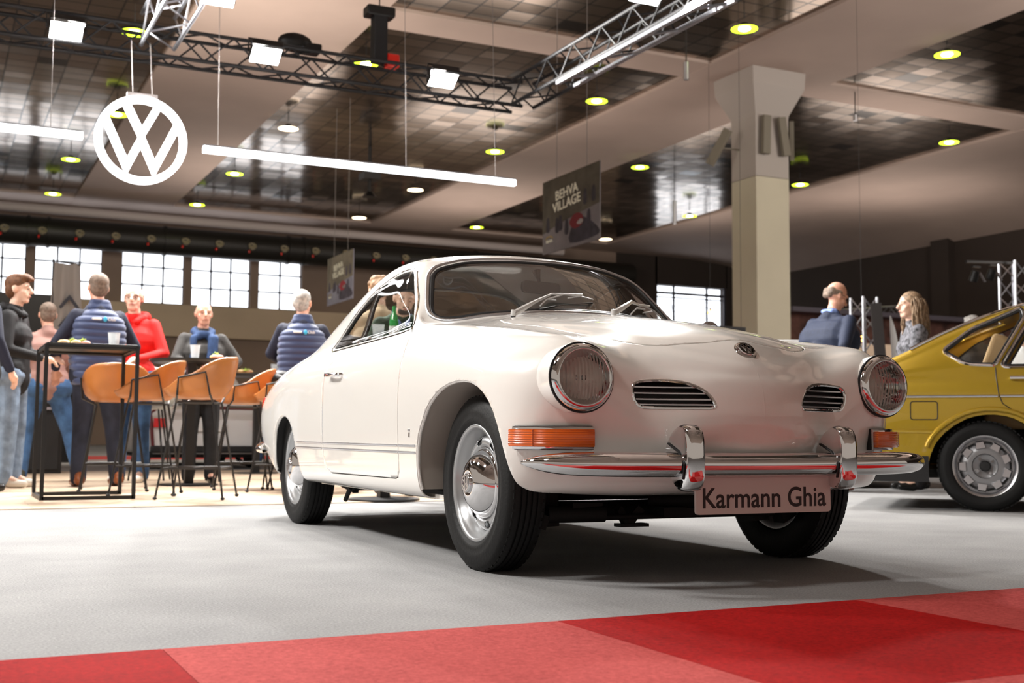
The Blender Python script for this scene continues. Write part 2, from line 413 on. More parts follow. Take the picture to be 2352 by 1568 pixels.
def wheel(parent, a, y, sg, rt=.312, w=.080):
    """coupe wheel: outward = sg*x"""
    P = MB(); X = lambda prof: [(r, sg * h) for r, h in prof]; c = (a, y, rt - .004)
    tyre = [(.203, -.064), (.218, -.072), (.250, -.079), (.280, -.077), (.302, -.066), (rt - .004, -.057), (rt, -.050)]
    for g in (-.030, -.010, .010, .030): tyre += [(rt, g - .004), (rt - .007, g - .003), (rt - .007, g + .003), (rt, g + .004)]
    tyre += [(rt, .050), (rt - .004, .057), (.302, .066), (.292, .0725), (.288, .0735), (.280, .077), (.264, .0785), (.258, .0805), (.250, .079), (.232, .076), (.226, .0775), (.218, .072), (.203, .064)]
    P.lathe(X(tyre), c, 'x', 72)
    # sipes: shallow blocks cut across the shoulders, as raised lugs
    for k in range(60):
        t = 2 * PI * k / 60; M = Matrix.Rotation(t, 3, 'X')
        for (x0, x1) in ((-.058, -.036), (.036, .058)):
            P.box(M @ Vector(((x0 + x1) / 2, 0, rt - .0035)) + Vector(c), (x1 - x0, .022, .006), M=M)
    P.build('tyre', rubber, parent, sharp=50)
    rim = ring_surf(X([(.196, -.06), (.150, -.055), (.150, .005), (.172, .012), (.172, .036), (.188, .046), (.192, .058), (.197, .0655), (.207, .068), (.209, .062)]), 72, c)
    for f in rim.faces: f.smooth = True
    ro = bm_obj(rim, 'rim', silver_paint, parent)
    disc = ring_surf(X([(.171, .010), (.168, .016), (.163, .024), (.156, .031), (.147, .034), (.138, .033), (.131, .028), (.127, .020), (.12, .018), (.03, .018)]), 96, c)
    for k in range(8):
        t = R(14 + 45 * k); cy_, cz_ = c[1] - .150 * math.cos(t), c[2] + .150 * math.sin(t)
        ra = Vector((-math.cos(t), math.sin(t))); tn = Vector((-math.sin(t), -math.cos(t)))
        rc = rounded([tuple(Vector((cy_, cz_)) + ra * p * .0125 + tn * q * .022) for p, q in ((-1, -1), (1, -1), (1, 1), (-1, 1))], .009, 3)
        fs = cut(disc, rc, 'yz', lambda cc: True); bmesh.ops.delete(disc, geom=fs, context='FACES')
    bm_obj(disc, 'wheel_disc', silver_paint, parent, thick=.004, off=0)
    D = MB(); D.lathe(X([(.0, -.02), (.140, -.02), (.140, .0), (.0, .0)]), c, 'x', 32); D.build('brake_drum', dark, parent)
    H = MB(); H.lathe(X([(.122, .018), (.127, .026), (.1255, .034), (.118, .040), (.115, .040), (.107, .058), (.092, .076), (.073, .088), (.052, .094), (.040, .096), (.037, .094), (.0335, .094), (.033, .101), (.030, .103), (.0, .103)]), c, 'x', 64)
    hc = H.build('hubcap', chrome, parent, sharp=60)
    E_ = MB(); M = Matrix.Translation(Vector(c) + Vector((sg * .1045, 0, 0))) @ Matrix(((0, 0, sg, 0), (-sg, 0, 0, 0), (0, 1, 0, 0), (0, 0, 0, 1))).transposed().inverted() if False else None
    Mx = Matrix(((0, 0, sg), (sg, 0, 0), (0, 1, 0)));
    class TM:
        def __matmul__(s, v): return Mx @ (Matrix.Rotation(R(35), 3, 'Z') @ v) + Vector(c) + Vector((sg * .1045, 0, 0))
    vw_logo(E_, .030, .005, .003, TM()); E_.build('roundel', steel, hc, smooth=False)
# ------------------------------------------------------------------ the coupe
def make_coupe():
    root = thing('classic_coupe', 'cream white classic two-door coupe on the grey carpet in the foreground', 'car', (2.4685, 3.883, 0), R(-1.063))
    bm = grid_bm(BODY); S = Surf(bm)
    wsh = [(0, 1.003), (.19, 1.001), (.30, .990), (.41, .981), (.50, .965), (.555, .962), (.582, .975), (.588, .998), (.574, 1.045), (.549, 1.11), (.527, 1.16), (.50, 1.19), (.468, 1.209), (.40, 1.230), (.33, 1.243), (.16, 1.253)]
    wsh = wsh + [(0, 1.254)] + [(-p, q) for p, q in reversed(wsh[1:])]; wsh = smooth_poly(wsh, 3)
    fw = cut(bm, wsh, 'xz', lambda c: c.y < 1.15 and c.z > .93 and c.y > .45); g_ws = take(bm, fw); bmesh.ops.delete(bm, geom=fw, context='FACES')
    rw = [(0, 1.02), (.30, 1.02), (.43, 1.015), (.475, 1.04), (.465, 1.10), (.43, 1.16), (.37, 1.205), (.25, 1.235), (0, 1.25)]; rw = rw + [(-p, q) for p, q in reversed(rw[1:-1])]; rw = smooth_poly(rw, 3)
    fr = cut(bm, rw, 'xz', lambda c: c.y > 1.9 and c.z > .95); g_rw = take(bm, fr); bmesh.ops.delete(bm, geom=fr, context='FACES')
    win = [(.735, .918), (.80, .975), (.885, 1.058), (.985, 1.145), (1.045, 1.188), (1.09, 1.205), (1.15, 1.212), (1.25, 1.212), (1.38, 1.192), (1.49, 1.166), (1.63, 1.107), (1.76, 1.035), (1.86, .97), (1.915, .925), (1.92, .905), (1.88, .896), (1.60, .899), (1.17, .906), (.80, .914)]
    wins = {}
    for sg in (-1, 1):
        f = cut(bm, win, 'yz', lambda c: c.x * sg > .45 and c.z > .86); wins[sg] = take(bm, f); bmesh.ops.delete(bm, geom=f, context='FACES')
    # grilles
    gr = [(.172, .577), (.18, .60), (.205, .628), (.245, .648), (.30, .657), (.36, .6575), (.41, .652), (.428, .638), (.43, .61), (.42, .585), (.402, .571), (.36, .568), (.22, .568), (.185, .569)]
    grs = smooth_poly(gr, 3)
    for sg in (-1, 1):
        f = cut(bm, [(p * sg, q) for p, q in grs], 'xz', lambda c: c.y < -.4 and c.x * sg > 0); bmesh.ops.delete(bm, geom=f, context='FACES')
    # wheel arches
    fa = [(.372, .15), (.372, .27), (.374, .36), (.362, .433), (.335, .49), (.285, .545), (.235, .59), (.175, .622), (.115, .645), (.055, .659), (-.015, .667), (-.083, .668), (-.150, .661), (-.205, .645), (-.25, .622), (-.292, .590), (-.322, .555), (-.345, .515), (-.363, .47), (-.377, .42), (-.392, .362), (-.404, .325), (-.425, .297), (-.46, .27), (-.46, .15)]
    ra = [(2.08, .15), (2.08, .245), (2.092, .29), (2.129, .354), (2.157, .40), (2.187, .449), (2.216, .490), (2.252, .524), (2.285, .544), (2.325, .560), (2.365, .570), (2.41, .574), (2.455, .570), (2.505, .556), (2.55, .532), (2.587, .499), (2.607, .465), (2.622, .423), (2.64, .35), (2.655, .28), (2.66, .15)]
    for poly in (fa, ra):
        for sg in (-1, 1):
            f = cut(bm, poly, 'yz', lambda c: c.x * sg > .35); bmesh.ops.delete(bm, geom=f, context='FACES')
            top = [p for p in poly if p[1] > .23]; edge = S.line('yz', top, sg, .001, .03)
            L = MB(); cols = []
            for p in edge: cols.append([Vector((p.x - sg * d, p.y, p.z)) for d in (.002, .02, .12, .30)])
            n = len(cols); L.add([q for c_ in cols for q in c_], [(i * 4 + j, i * 4 + j + 1, i * 4 + j + 5, i * 4 + j + 4) for i in range(n - 1) for j in range(3)])
            ym = sum(p.y for p in edge) / n; cen = len(L.v); L.add([cols[i][3] for i in range(n)] + [(sg * .46, ym, .3)], [(i, i + 1, n) for i in range(n - 1)])
            L.build('wheelhouse', cream_in if poly is fa else dark, root)  # rear liner black: the shade inside the arch is put into its colour
            T = MB().tube([p - Vector((sg * .004, 0, 0)) for p in edge], .0065, 8); T.build('arch_lip', cream, root)
    # door panels
    door = [(.628, .303), (1.535, .296), (1.60, .313), (1.645, .37), (1.657, .434), (1.662, .60), (1.655, .78), (1.615, .87), (1.57, .905), (1.17, .93), (.80, .935), (.73, .921), (.66, .89), (.605, .84), (.582, .78), (.574, .70), (.572, .44), (.578, .335), (.598, .310)]
    dr = {}
    for sg in (-1, 1):
        f = cut(bm, offpoly(door, .0022), 'yz', lambda c: c.x * sg > .5); nb = take(bm, f); bmesh.ops.delete(bm, geom=f, context='FACES')
        f2 = cut(nb, offpoly(door, -.0022), 'yz', lambda c: True); dr[sg] = take(nb, f2); nb.free()
    # bonnet panel
    hood = [(0, -.578), (.10, -.572), (.17, -.558), (.24, -.535), (.32, -.498), (.385, -.450), (.425, -.39), (.443, -.30), (.452, -.14), (.462, .05), (.478, .22), (.472, .31), (.44, .36), (.36, .385), (.2, .405)]
    hood = smooth_poly(hood + [(0, .41)] + [(-p, q) for p, q in reversed(hood[1:])], 3)
    hf = lambda c: c.z > .66 and c.y < .5
    f = cut(bm, offpoly(hood, .0018), 'xy', hf); nb = take(bm, f); bmesh.ops.delete(bm, geom=f, context='FACES')
    f2 = cut(nb, offpoly(hood, -.0018), 'xy', lambda c: True); hd = take(nb, f2); nb.free()
    bm_obj(bm, 'body_shell', cream, root, thick=.006)
    bm_obj(hd, 'bonnet', cream, root, thick=.006)
    # seals under the shut lines
    for sg in (-1, 1): MB().tube(S.line('yz', door[12:] + door[:9], sg, -.009, .02), .0055, 6).build('door_seal', blackp, root)
    MB().tube(S.line('xy', hood, 1, -.009, .02, True), .0055, 6, closed=True).build('bonnet_seal', blackp, root)
    # side details
    tz = [(.434, .375), (.409, .375)]
    for sg in (-1, 1):
        d = bm_obj(dr[sg], 'door', cream, root, thick=.006)
        h = MB()
        p0, _ = S.hit('yz', 1.535, .753, sg); p1, _ = S.hit('yz', 1.36, .748, sg); o = Vector((sg * .034, 0, 0))
        h.tube([p0, p0 + o * .6, p0 + o + Vector((0, -.018, 0)), p1 + o + Vector((0, .02, 0)), p1 + o * .62, p1], [.009, .0095, .010, .009, .009, .009], 10)
        h.ell(p0, (.008, .017, .017)); h.ell(p1 + o * 0, (.008, .014, .014)); h.cyl(p0 + o * .9 + Vector((0, .005, 0)), p0 + o * 1.15 + Vector((0, .005, 0)), .009)
        h.build('door_handle', chrome, d)
        for z in (.435, .409):
            for (ya, yb, par) in ((.375, .566, root), (.580, 1.648, d), (1.664, 2.13 if z > .42 else 2.15, root)):
                ln = S.line('yz', [(ya, z), (yb, z)], sg, .004, .05)
                MB().tube(ln, .0058, 8).build('side_trim', steel, par)
        w = wins[sg]
        out = S.line('yz', win, sg, -.006, .02, True)
        MB().tube(out, .009, 8, closed=True).build('window_seal', blackp, root)
        MB().tube(S.line('yz', offpoly(win, .012), sg, .002, .02, True), .0068, 8, closed=True).build('window_trim', chrome, root)
        belt = S.line('yz', [(.76, .905), (1.17, .896), (1.60, .889), (1.86, .887)], sg, .004, .04)
        gl = cut(w, offpoly(win, -.004), 'yz', lambda c: True); gw = take(w, gl); w.free()
        bm_obj(gw, 'side_window', clear, root, push=-.010)
        post = [S.hit('yz', 1.475, .905, sg)[0], S.hit('yz', 1.475, 1.168, sg)[0]]; o2 = Vector((sg * -.004, 0, 0))
        MB().tube(S.line('yz', [(1.485, .90), (1.475, 1.172)], sg, .001, .02), .0095, 8).build('window_divider', chrome, root)
        MB().tube(S.line('yz', [(1.462, .90), (1.455, 1.175)], sg, -.002, .02), .008, 8).build('divider_seal', blackp, root)
        b = S.hit('yz', .441, .479, sg); bd = MB()
        bd.lathe([(0, -.002), (.017, -.002), (.018, sg * .003), (.014, sg * .0055), (0, sg * .005)], b[0], 'x', 24)
        for q in (-.008, 0, .008): bd.ell(b[0] + Vector((sg * .006, q, .016)), (.004, .004, .006))
        bd.box(b[0] + Vector((sg * .005, 0, -.002)), (.004, .016, .018)); bd.build('crest_badge', steel, root)
    # glazing
    bm_obj(g_ws, 'windscreen', wglass, root, push=-.004); bm_obj(g_rw, 'rear_window', wglass, root, push=-.004)
    MB().tube(S.line('xz', wsh, 1, -.001, .02, True), .012, 8, closed=True).build('windscreen_seal', blackp, root)
    MB().tube(S.line('xz', offpoly(wsh, .014), 1, .003, .02, True), .0115, 10, closed=True).build('windscreen_trim', steel, root)
    MB().tube(S.line('xz', offpoly(rw, .008), -1, .003, .03, True), .009, 8, closed=True).build('rear_window_trim', steel, root)
    # nose grilles
    for sg in (-1, 1):
        g = [(p * sg, q) for p, q in grs]
        fr_ = MB().tube(S.line('xz', g, 1, .002, .015, True), .0062, 8, closed=True).build('nose_grille', chrome, root)
        MB().tube(S.line('xz', offpoly(g, .007), 1, .0, .015, True), .003, 6, closed=True).build('grille_gasket', blackp, fr_)
        def xr(z):   # extents of opening at z
            xs = []
            for i in range(len(grs)):
                a, b = grs[i], grs[i - 1]
                if (a[1] - z) * (b[1] - z) < 0: xs.append(a[0] + (b[0] - a[0]) * (z - a[1]) / (b[1] - a[1]))
            return min(xs), max(xs)
        for z in (.637, .617, .597, .580):
            x0, x1 = xr(z); pts = S.line('xz', [(sg * x0, z), (sg * x1, z)], 1, -.004, .02)
            MB().tube(pts, .0042, 6).build('grille_bar', steel, fr_)
        bk = S.line('xz', offpoly(g, .004), 1, -.035, .015, True); n = len(bk); ce = sum(bk, Vector()) / n
        B = MB(); rim_ = S.line('xz', offpoly(g, .004), 1, -.004, .015, True); m_ = min(len(rim_), n)
        B.add(list(rim_[:m_]) + list(bk[:m_]) + [ce], [(i, (i + 1) % m_, m_ + (i + 1) % m_, m_ + i) for i in range(m_)] + [(m_ + i, m_ + (i + 1) % m_, 2 * m_) for i in range(m_)])
        B.build('grille_mesh', blackp, fr_)
    # headlights
    for sg in (-1, 1):
        c = Vector((sg * .612, -.615, .662)); M = Matrix.Rotation(R(-3), 3, 'X') @ Matrix.Rotation(R(sg * 2), 3, 'Z')
        h = MB(); MB().lathe([(.108, .14), (.1125, .10), (.1125, .012), (.106, .010)], c, 'y', 64, M=M).build('headlight_pod', cream, root); h.lathe([(.108, .05), (.108, .01), (.1095, .004), (.106, -.006), (.099, -.014), (.090, -.018), (.087, -.017), (.086, -.008), (.084, .0)], c, 'y', 64, M=M)
        bz = h.build('headlight_bezel', chrome, root, sharp=70)
        MB().lathe([(.1135, .012), (.1135, .006), (.108, .006)], c, 'y', 64, M=M).build('bezel_gasket', blackp, bz)
        MB().ell(c + M @ Vector((0, -.010, -.097)), (.004, .003, .004)).build('bezel_screw', steel, bz)
        rf = MB(); rf.lathe([(.086, -.004), (.07, .022), (.05, .042), (.03, .055), (.014, .06)], c, 'y', 48, M=M)
        rf.build('reflector', chrome, bz)
        bl = MB(); bl.ell(c + M @ Vector((0, .03, 0)), (.012, .016, .012)); bl.build('bulb', steel, bz)
        le = MB(); nn = 40; vs = []; idx = {}
        for i in range(nn + 1):
            for j in range(nn + 1):
                x = -1 + 2 * i / nn; z = -1 + 2 * j / nn; 
                u_, v_ = x * math.sqrt(1 - z * z / 2), z * math.sqrt(1 - x * x / 2); rr = u_ * u_ + v_ * v_
                vs.append(c + M @ Vector((u_ * .0855, -.012 - .022 * (1 - rr), v_ * .0855)))
        le.add(vs, [(i * (nn + 1) + j, (i + 1) * (nn + 1) + j, (i + 1) * (nn + 1) + j + 1, i * (nn + 1) + j + 1) for i in range(nn) for j in range(nn)])
        le.build('headlight_lens', lens_glass, bz)
    # indicators
    for sg in (-1, 1):
        raw = [(.566, -.592), (.60, -.590), (.64, -.580), (.68, -.558), (.708, -.532), (.732, -.498), (.752, -.455), (.758, -.43)]
        P = [Vector((sg * p, q, .4705)) for p, q in smooth_poly(raw, 4, False)]
        pr = rounded([(-.037, -.018), (.037, -.018), (.037, .014), (.037, .018), (-.037, .018)], .006, 3)
        N = len(P)
        def outw(i, d):
            t = (P[min(i + 1, N - 1)] - P[max(i - 1, 0)]).normalized(); nrm = Vector((t.y, -t.x, 0)) * 1
            if nrm.y > 0 and abs(nrm.y) > abs(nrm.x) or nrm.x * sg < -.3: nrm = -nrm
            return P[i] + nrm * d
        def band(d0, d1, hh, i0, i1, name, m, par, r_=.005):
            mb = MB(); rings = []
            for i in range(i0, i1):
                o0, o1 = outw(i, d0), outw(i, d1); pl = rounded([(0, -hh), (1, -hh), (1, hh), (0, hh)], 0)
                k = .004 if i in (i0, i1 - 1) else 0
                rings.append([o0 + Vector((0, 0, -hh)), o1 + (o0 - o1) * .15 + Vector((0, 0, -hh)), o1 + Vector((0, 0, -hh + .006)), o1 + Vector((0, 0, hh - .006)), o1 + (o0 - o1) * .15 + Vector((0, 0, hh)), o0 + Vector((0, 0, hh))])
            n = 6; vs = [q for r2 in rings for q in r2]; fs = [(i * n + j, i * n + (j + 1) % n, (i + 1) * n + (j + 1) % n, (i + 1) * n + j) for i in range(len(rings) - 1) for j in range(n)]
            fs += [tuple(range(n)), tuple((len(rings) - 1) * n + j for j in reversed(range(n)))]
            return mb.add(vs, fs).build(name, m, par, sharp=30)
        base = band(-.02, .008, .0385, 0, N, 'indicator_housing', blackp, root)
        band(.002, .014, .0365, 0, N, 'indicator_bezel', chrome, base)
        band(.012, .032, .028, 1, N - 1, 'indicator_lens', amber, base)
        o0 = outw(N - 11, .0325); MB().bar(o0 - Vector((0, 0, .026)), o0 + Vector((0, 0, .026)), .006, .004).build('lens_rib', amber, base)
        band(.0332, .0345, .028, N - 10, N - 9, 'lens_rib', amber, base) if False else None
    # bumper
    def blade(y0, path, name):
        mb = MB(); secs = []
        pts = smooth_poly(path, 5, False); N = len(pts)
        for i, (a_, y_, h_, zc) in enumerate(pts):
            t = Vector(pts[min(i + 1, N - 1)][:2]) - Vector(pts[max(i - 1, 0)][:2]); t.normalize(); nr = Vector((t.y, -t.x))
            if nr.y * (1 if y0 > 0 else -1) < 0: nr = -nr
            if abs(nr.y) < .2: nr = Vector((math.copysign(abs(nr.x), a_), nr.y))
            prof = [(-.026, -.5), (-.005, -.485), (.012, -.38), (.0205, -.2), (.0235, 0), (.0205, .2), (.010, .37), (-.012, .475), (-.034, .5)]
            k = min(1, h_ / .06)
            secs.append([Vector((a_ + nr.x * q * k, y_ + nr.y * q * k, zc + w_ * h_)) for q, w_ in prof])
        n = len(prof); mb.add([q for s_ in secs for q in s_], [(i * n + j, i * n + j + 1, (i + 1) * n + j + 1, (i + 1) * n + j) for i in range(N - 1) for j in range(n - 1)])
        o = mb.build(name, chrome, root, sharp=80); s_ = o.modifiers.new('s', 'SOLIDIFY'); s_.thickness = .003; return o
    fb = [(.0, -.752, .078, .388), (.3, -.748, .079, .389), (.5, -.733, .079, .390), (.62, -.708, .076, .391), (.70, -.672, .070, .392), (.752, -.628, .056, .393), (.782, -.585, .034, .394), (.794, -.548, .010, .394)]
    fb = [(-p[0], *p[1:]) for p in reversed(fb[1:])] + fb
    fbo = blade(-1, fb, 'front_bumper')
    rb = [(.0, 3.36, .078, .40), (.4, 3.345, .078, .40), (.6, 3.29, .076, .40), (.71, 3.20, .072, .40), (.765, 3.10, .064, .395), (.80, 2.98, .048, .39), (.81, 2.9, .02, .385), (.812, 2.87, .008, .385)]
    rb = [(-p[0], *p[1:]) for p in reversed(rb[1:])] + rb
    blade(1, rb, 'rear_bumper')
    for sg in (-1, 1):
        gd = rounded([(-.797, .338), (-.800, .40), (-.799, .465), (-.785, .505), (-.745, .520), (-.700, .500), (-.665, .455), (-.655, .42), (-.668, .37), (-.695, .330), (-.735, .303), (-.775, .308)], .02, 3)
        g = MB(); 
        for (x0, sc_) in ((0, 0),):
            sl = []
            for (xx, k) in ((-.0335, .80), (-.031, .90), (-.024, .97), (-.013, 1.0), (.013, 1.0), (.024, .97), (.031, .90), (.0335, .80)):
                cy_, cz_ = -.70, .412
                sl.append([Vector((sg * .302 + xx, cy_ + (p - cy_) * (k if p < -.72 else 1), cz_ + (q - cz_) * (k * .5 + .5))) for p, q in gd])
            n = len(gd); g.add([q for s_ in sl for q in s_], [(i * n + j, i * n + (j + 1) % n, (i + 1) * n + (j + 1) % n, (i + 1) * n + j) for i in range(7) for j in range(n)])
            g.add(sl[0], [tuple(range(n))]); g.add(sl[-1], [tuple(reversed(range(n)))])
        go = g.build('bumper_guard', chrome, fbo, sharp=50)
        MB().tube([(sg * .302 - .036, -.795 + .03, .345), (sg * .302 - .037, -.775, .39), (sg * .302 - .037, -.74, .43), (sg * .302 - .036, -.68, .455)], .0035, 6).build('guard_gasket', blackp, go)
        for s2 in (1,): MB().bar((sg * .302, -.70, .39), (sg * .30, -.5, .36), .03, .05).build('bumper_bracket', blackp, fbo)
    # name plate
    pc = Vector((.008, -.715, .290)); poly = rounded([(-.268, -.060), (.268, -.060), (.268, .060), (-.268, .060)], .012, 4)
    pl = MB().prism(poly, .010, pc, 'y').build('name_plate', plate_m, root, sharp=30)
    Mt = Matrix.Translation(pc + Vector((0, -.0056, -.012))) @ Matrix.Rotation(PI / 2, 4, 'X')
    text_mesh('Karmann Ghia', .0905, .0004, ink, 'plate_lettering', pl, Mt, bold=.0012, sx=.94)
    MB().box((.0, -.66, .30), (.30, .10, .02)).build('plate_bracket', blackp, root)
    # nose crease and emblem
    cr = S.line('xz', [(0, .728), (0, .40)], 1, .0015, .02)
    MB().tube(cr, .004, 8, prof=[(math.cos(k * PI / 4) * 1.6, math.sin(k * PI / 4) * 1.3) for k in range(8)]).build('nose_crease', cream, root)
    q, nn_ = S.hit('xz', .0, .763, 1); nn_ = Vector((0, nn_.y, nn_.z)).normalized(); nn_ = nn_ if nn_.z > 0 else -nn_
    bx = Vector((1, 0, 0)); by = nn_.cross(bx); ME = Matrix((bx, by, nn_)).transposed().to_4x4(); ME.translation = q
    e = MB(); e.lathe([(0, -.002), (.039, -.002), (.041, .002), (.039, .006), (.033, .008), (.030, .006), (0, .005)], (0, 0, 0), 'z', 48); e.v = [tuple(ME @ Vector(v)) for v in e.v]
    eo = e.build('bonnet_emblem', chrome, root, sharp=50)
    e2 = MB(); class_ = type('T', (), {'__matmul__': lambda s, v: ME @ (v + Vector((0, 0, .0105)))})(); vw_logo(e2, .029, .0055, .009, class_); e2.build('emblem_letters', chrome, eo, smooth=False)
    # wipers
    for (px, sw) in ((-.345, ((.240, .125, .125), (.385, .115, .130), (.205, .10, .098), (.372, .112, .122), (.150, .05, .064), (.440, .12, .112))), (.125, ((.215, .14, .078), (.300, .19, .082), (.190, .12, .060), (.330, .20, .062), (.130, .07, .026), (.430, .25, .018)))):
        b0, _ = S.hit('xy', px, .485)
        w = MB(); w.cyl(b0 - Vector((0, 0, .01)), b0 + Vector((0, -.004, .014)), .010); wo = w.build('wiper', blackp, root)
        a0 = b0 + Vector((0, -.006, .018)); k1, k2, c0, c1, t0, t1 = [b0 + Vector(q) for q in sw]
        ar = MB(); ar.cyl(b0 + Vector((0, -.004, .01)), b0 + Vector((0, -.008, .034)), .011); ar.tube([a0, a0 + Vector((.05, .02, .024)), a0 + Vector((.13, .07, .062)), k1, k2], [.012, .013, .008, .005, .0045], 8); ar.build('wiper_arm', wiper_m, wo)
        yk = MB()
        yk.tube([c0, (k1 * .6 + k2 * .4), c1], .0038, 6); yk.tube([t0, c0 + Vector((-.0, 0, .0)), c0 + Vector((.05, .012, .0))], .0034, 6); yk.tube([c1 + Vector((-.06, 0, -.012)), c1, t1], .0034, 6); yk.build('wiper_yoke', wiper_m, wo)
        d0 = Vector((0, .004, -.014)); MB().tube([t0 + d0, (c0 + c1) / 2 + Vector((0, .004, -.030)), t1 + d0], .0035, 6).build('wiper_rubber', blackp, wo)
    # tail lights, underside, interior
    for sg in (-1, 1):
        t = MB(); t.ell((sg * .742, 3.10, .63), (.016, .045, .06)); t.build('tail_light', redl, root)
    u = MB(); u.box((0, 1.2, .245), (1.30, 2.1, .03)); u.box((0, 2.6, .33), (.9, .9, .12)); u.box((0, -.15, .40), (.86, .62, .22)); u.box((0, -.45, .315), (.80, .1, .03)); u.build('floor_pan', dark, root)
    u = MB()
    for z in (.20, .30): u.cyl((-.46, 0, z), (.46, 0, z), .028, 12)
    for sg in (-1, 1):
        u.bar((sg * .46, -.05, .15), (sg * .46, -.02, .42), .07, .09); u.bar((sg * .46, .0, .21), (sg * .56, .14, .19), .04, .06); u.cyl((sg * .50, -.10, .19), (sg * .50, -.07, .5), .024); u.bar((sg * .5, -.14, .17), (sg * .58, -.12, .20), .05, .05)
    u.cyl((-.48, -.14, .185), (.48, -.14, .185), .010); u.cyl((-.50, .12, .22), (.50, .12, .22), .011); u.cyl((-.02, -.06, .24), (.10, -.22, .25), .035)
    u.bar((-.20, -.12, .215), (-.15, -.10, .155), .02, .03); u.bar((-.10, -.12, .215), (-.145, -.10, .155), .02, .03); u.box((-.13, -.10, .152), (.12, .05, .012)); u.box((.02, -.14, .20), (.13, .09, .035)); u.box((-.35, -.12, .215), (.12, .1, .05)); u.cyl((-.50,-.14,.2),(-.28,-.16,.2),.03)
    u.build('front_axle', dark, root)
    u = MB(); u.cyl((-.6, 2.4, .30), (.6, 2.4, .30), .04); u.bar((-.52, 2.0, .22), (-.55, 2.4, .28), .03, .09); u.cyl((-.62, 1.78, .215), (-.62, 1.86, .15), .012); u.box((-.55, 1.85, .215), (.10, .16, .03)); u.cyl((-.30, 2.9, .24), (-.30, 3.42, .23), .02); u.cyl((.30, 2.9, .24), (.30, 3.42, .23), .02); u.build('rear_axle', dark, root)
    s_ = MB()
    for sg in (-1, 1): s_.bar((sg * .715, .22, .242), (sg * .715, 1.95, .238), .006, .018)
    s_.build('sill_flange', cream, root)
    i_ = MB(); i_.box((0, 1.4, .30), (1.36, 1.9, .02)); i_.box((0, .50, .60), (1.36, .03, .60)); i_.box((0, 2.25, .62), (1.2, .03, .58)); i_.box((0, 2.4, .86), (1.18, .45, .02)); i_.build('cabin_lining', dark, root)
    for sg in (-1, 1): MB().box((sg * .650, 1.25, .60), (.02, 1.5, .54)).build('door_lining', lining, root)
    d_ = MB(); ds = []
    for k in range(13):
        x = -.62 + 1.24 * k / 12; yb = .62 + .12 * (x / .62) ** 2
        ds.append([Vector((x, yb - .08, .93)), Vector((x, yb + .02, .965 - .02 * (x / .62) ** 2)), Vector((x, yb + .14, .95)), Vector((x, yb + .17, .91)), Vector((x, yb + .15, .80)), Vector((x, yb + .10, .76))])
    d_.add([q for r_ in ds for q in r_], [(i * 6 + j, i * 6 + j + 1, (i + 1) * 6 + j + 1, (i + 1) * 6 + j) for i in range(12) for j in range(5)]); d_.build('dashboard', blackp, root)
    sw = MB(); cw = Vector((.34, .93, .88)); Mw = Matrix.Rotation(R(-62), 3, 'X')
    sw.tube([cw + Mw @ Vector((.195 * math.cos(t), .195 * math.sin(t), 0)) for t in [2 * PI * k / 36 for k in range(36)]], .011, 8, closed=True)
    so = sw.build('steering_wheel', blackp, root); sp = MB(); sp.bar(cw + Vector((-.19, 0, 0)), cw + Vector((.19, 0, 0)), .02, .012); sp.cyl(cw + Mw @ Vector((0, 0, .02)), cw + Vector((0, -.22, -.08)), .03); sp.build('steering_spoke', chrome, so)
    for sx in (-.34, .34):
        b = MB(); b.box((sx, 1.25, .44), (.48, .5, .14)); b.box((sx, 1.48, .66), (.46, .12, .52), M=Matrix.Rotation(R(-16), 3, 'X')); b.build('seat', seat_m, root, bevel=.045)
    b = MB(); b.box((0, 1.98, .50), (1.15, .42, .14)); b.box((0, 2.14, .72), (1.15, .10, .42), M=Matrix.Rotation(R(-14), 3, 'X')); b.build('rear_seat', seat_m, root, bevel=.03)
    m_ = MB(); m_.prism(rounded([(-.098, -.028), (.098, -.028), (.098, .028), (-.098, .028)], .022, 4), .022, (.014, .955, 1.152), 'y', M=Matrix.Rotation(R(2), 3, 'Y')); mo = m_.build('interior_mirror', blackp, root, bevel=.004)
    MB().tube([(.014, .965, 1.17), (.012, .975, 1.195), (.006, .985, 1.235)], [.006, .009, .02], 10).build('mirror_stem', blackp, mo)
    for sg in (-1, 1):
        mb = MB(); mb.tube([S.hit('yz', .74, .875, sg)[0], S.hit('yz', .74, .875, sg)[0] + Vector((sg * .06, .01, .05))], .006, 8) if sg > 0 else None
        if sg > 0: mb.lathe([(0, -.012), (.03, -.012), (.052, -.004), (.052, .006), (0, .006)], S.hit('yz', .74, .875, sg)[0] + Vector((.075, .01, .09)), 'y', 32); mb.build('wing_mirror', chrome, root)
    # wheels
    for nm, a_, y_ in (('front', -.648, 0), ('front', .648, 0), ('rear', -.672, 2.4), ('rear', .672, 2.4)):
        w = bpy.data.objects.new('wheel', None); C.objects.link(w); w.parent = root
        wheel(w, a_, y_, -1 if a_ < 0 else 1)
    return root
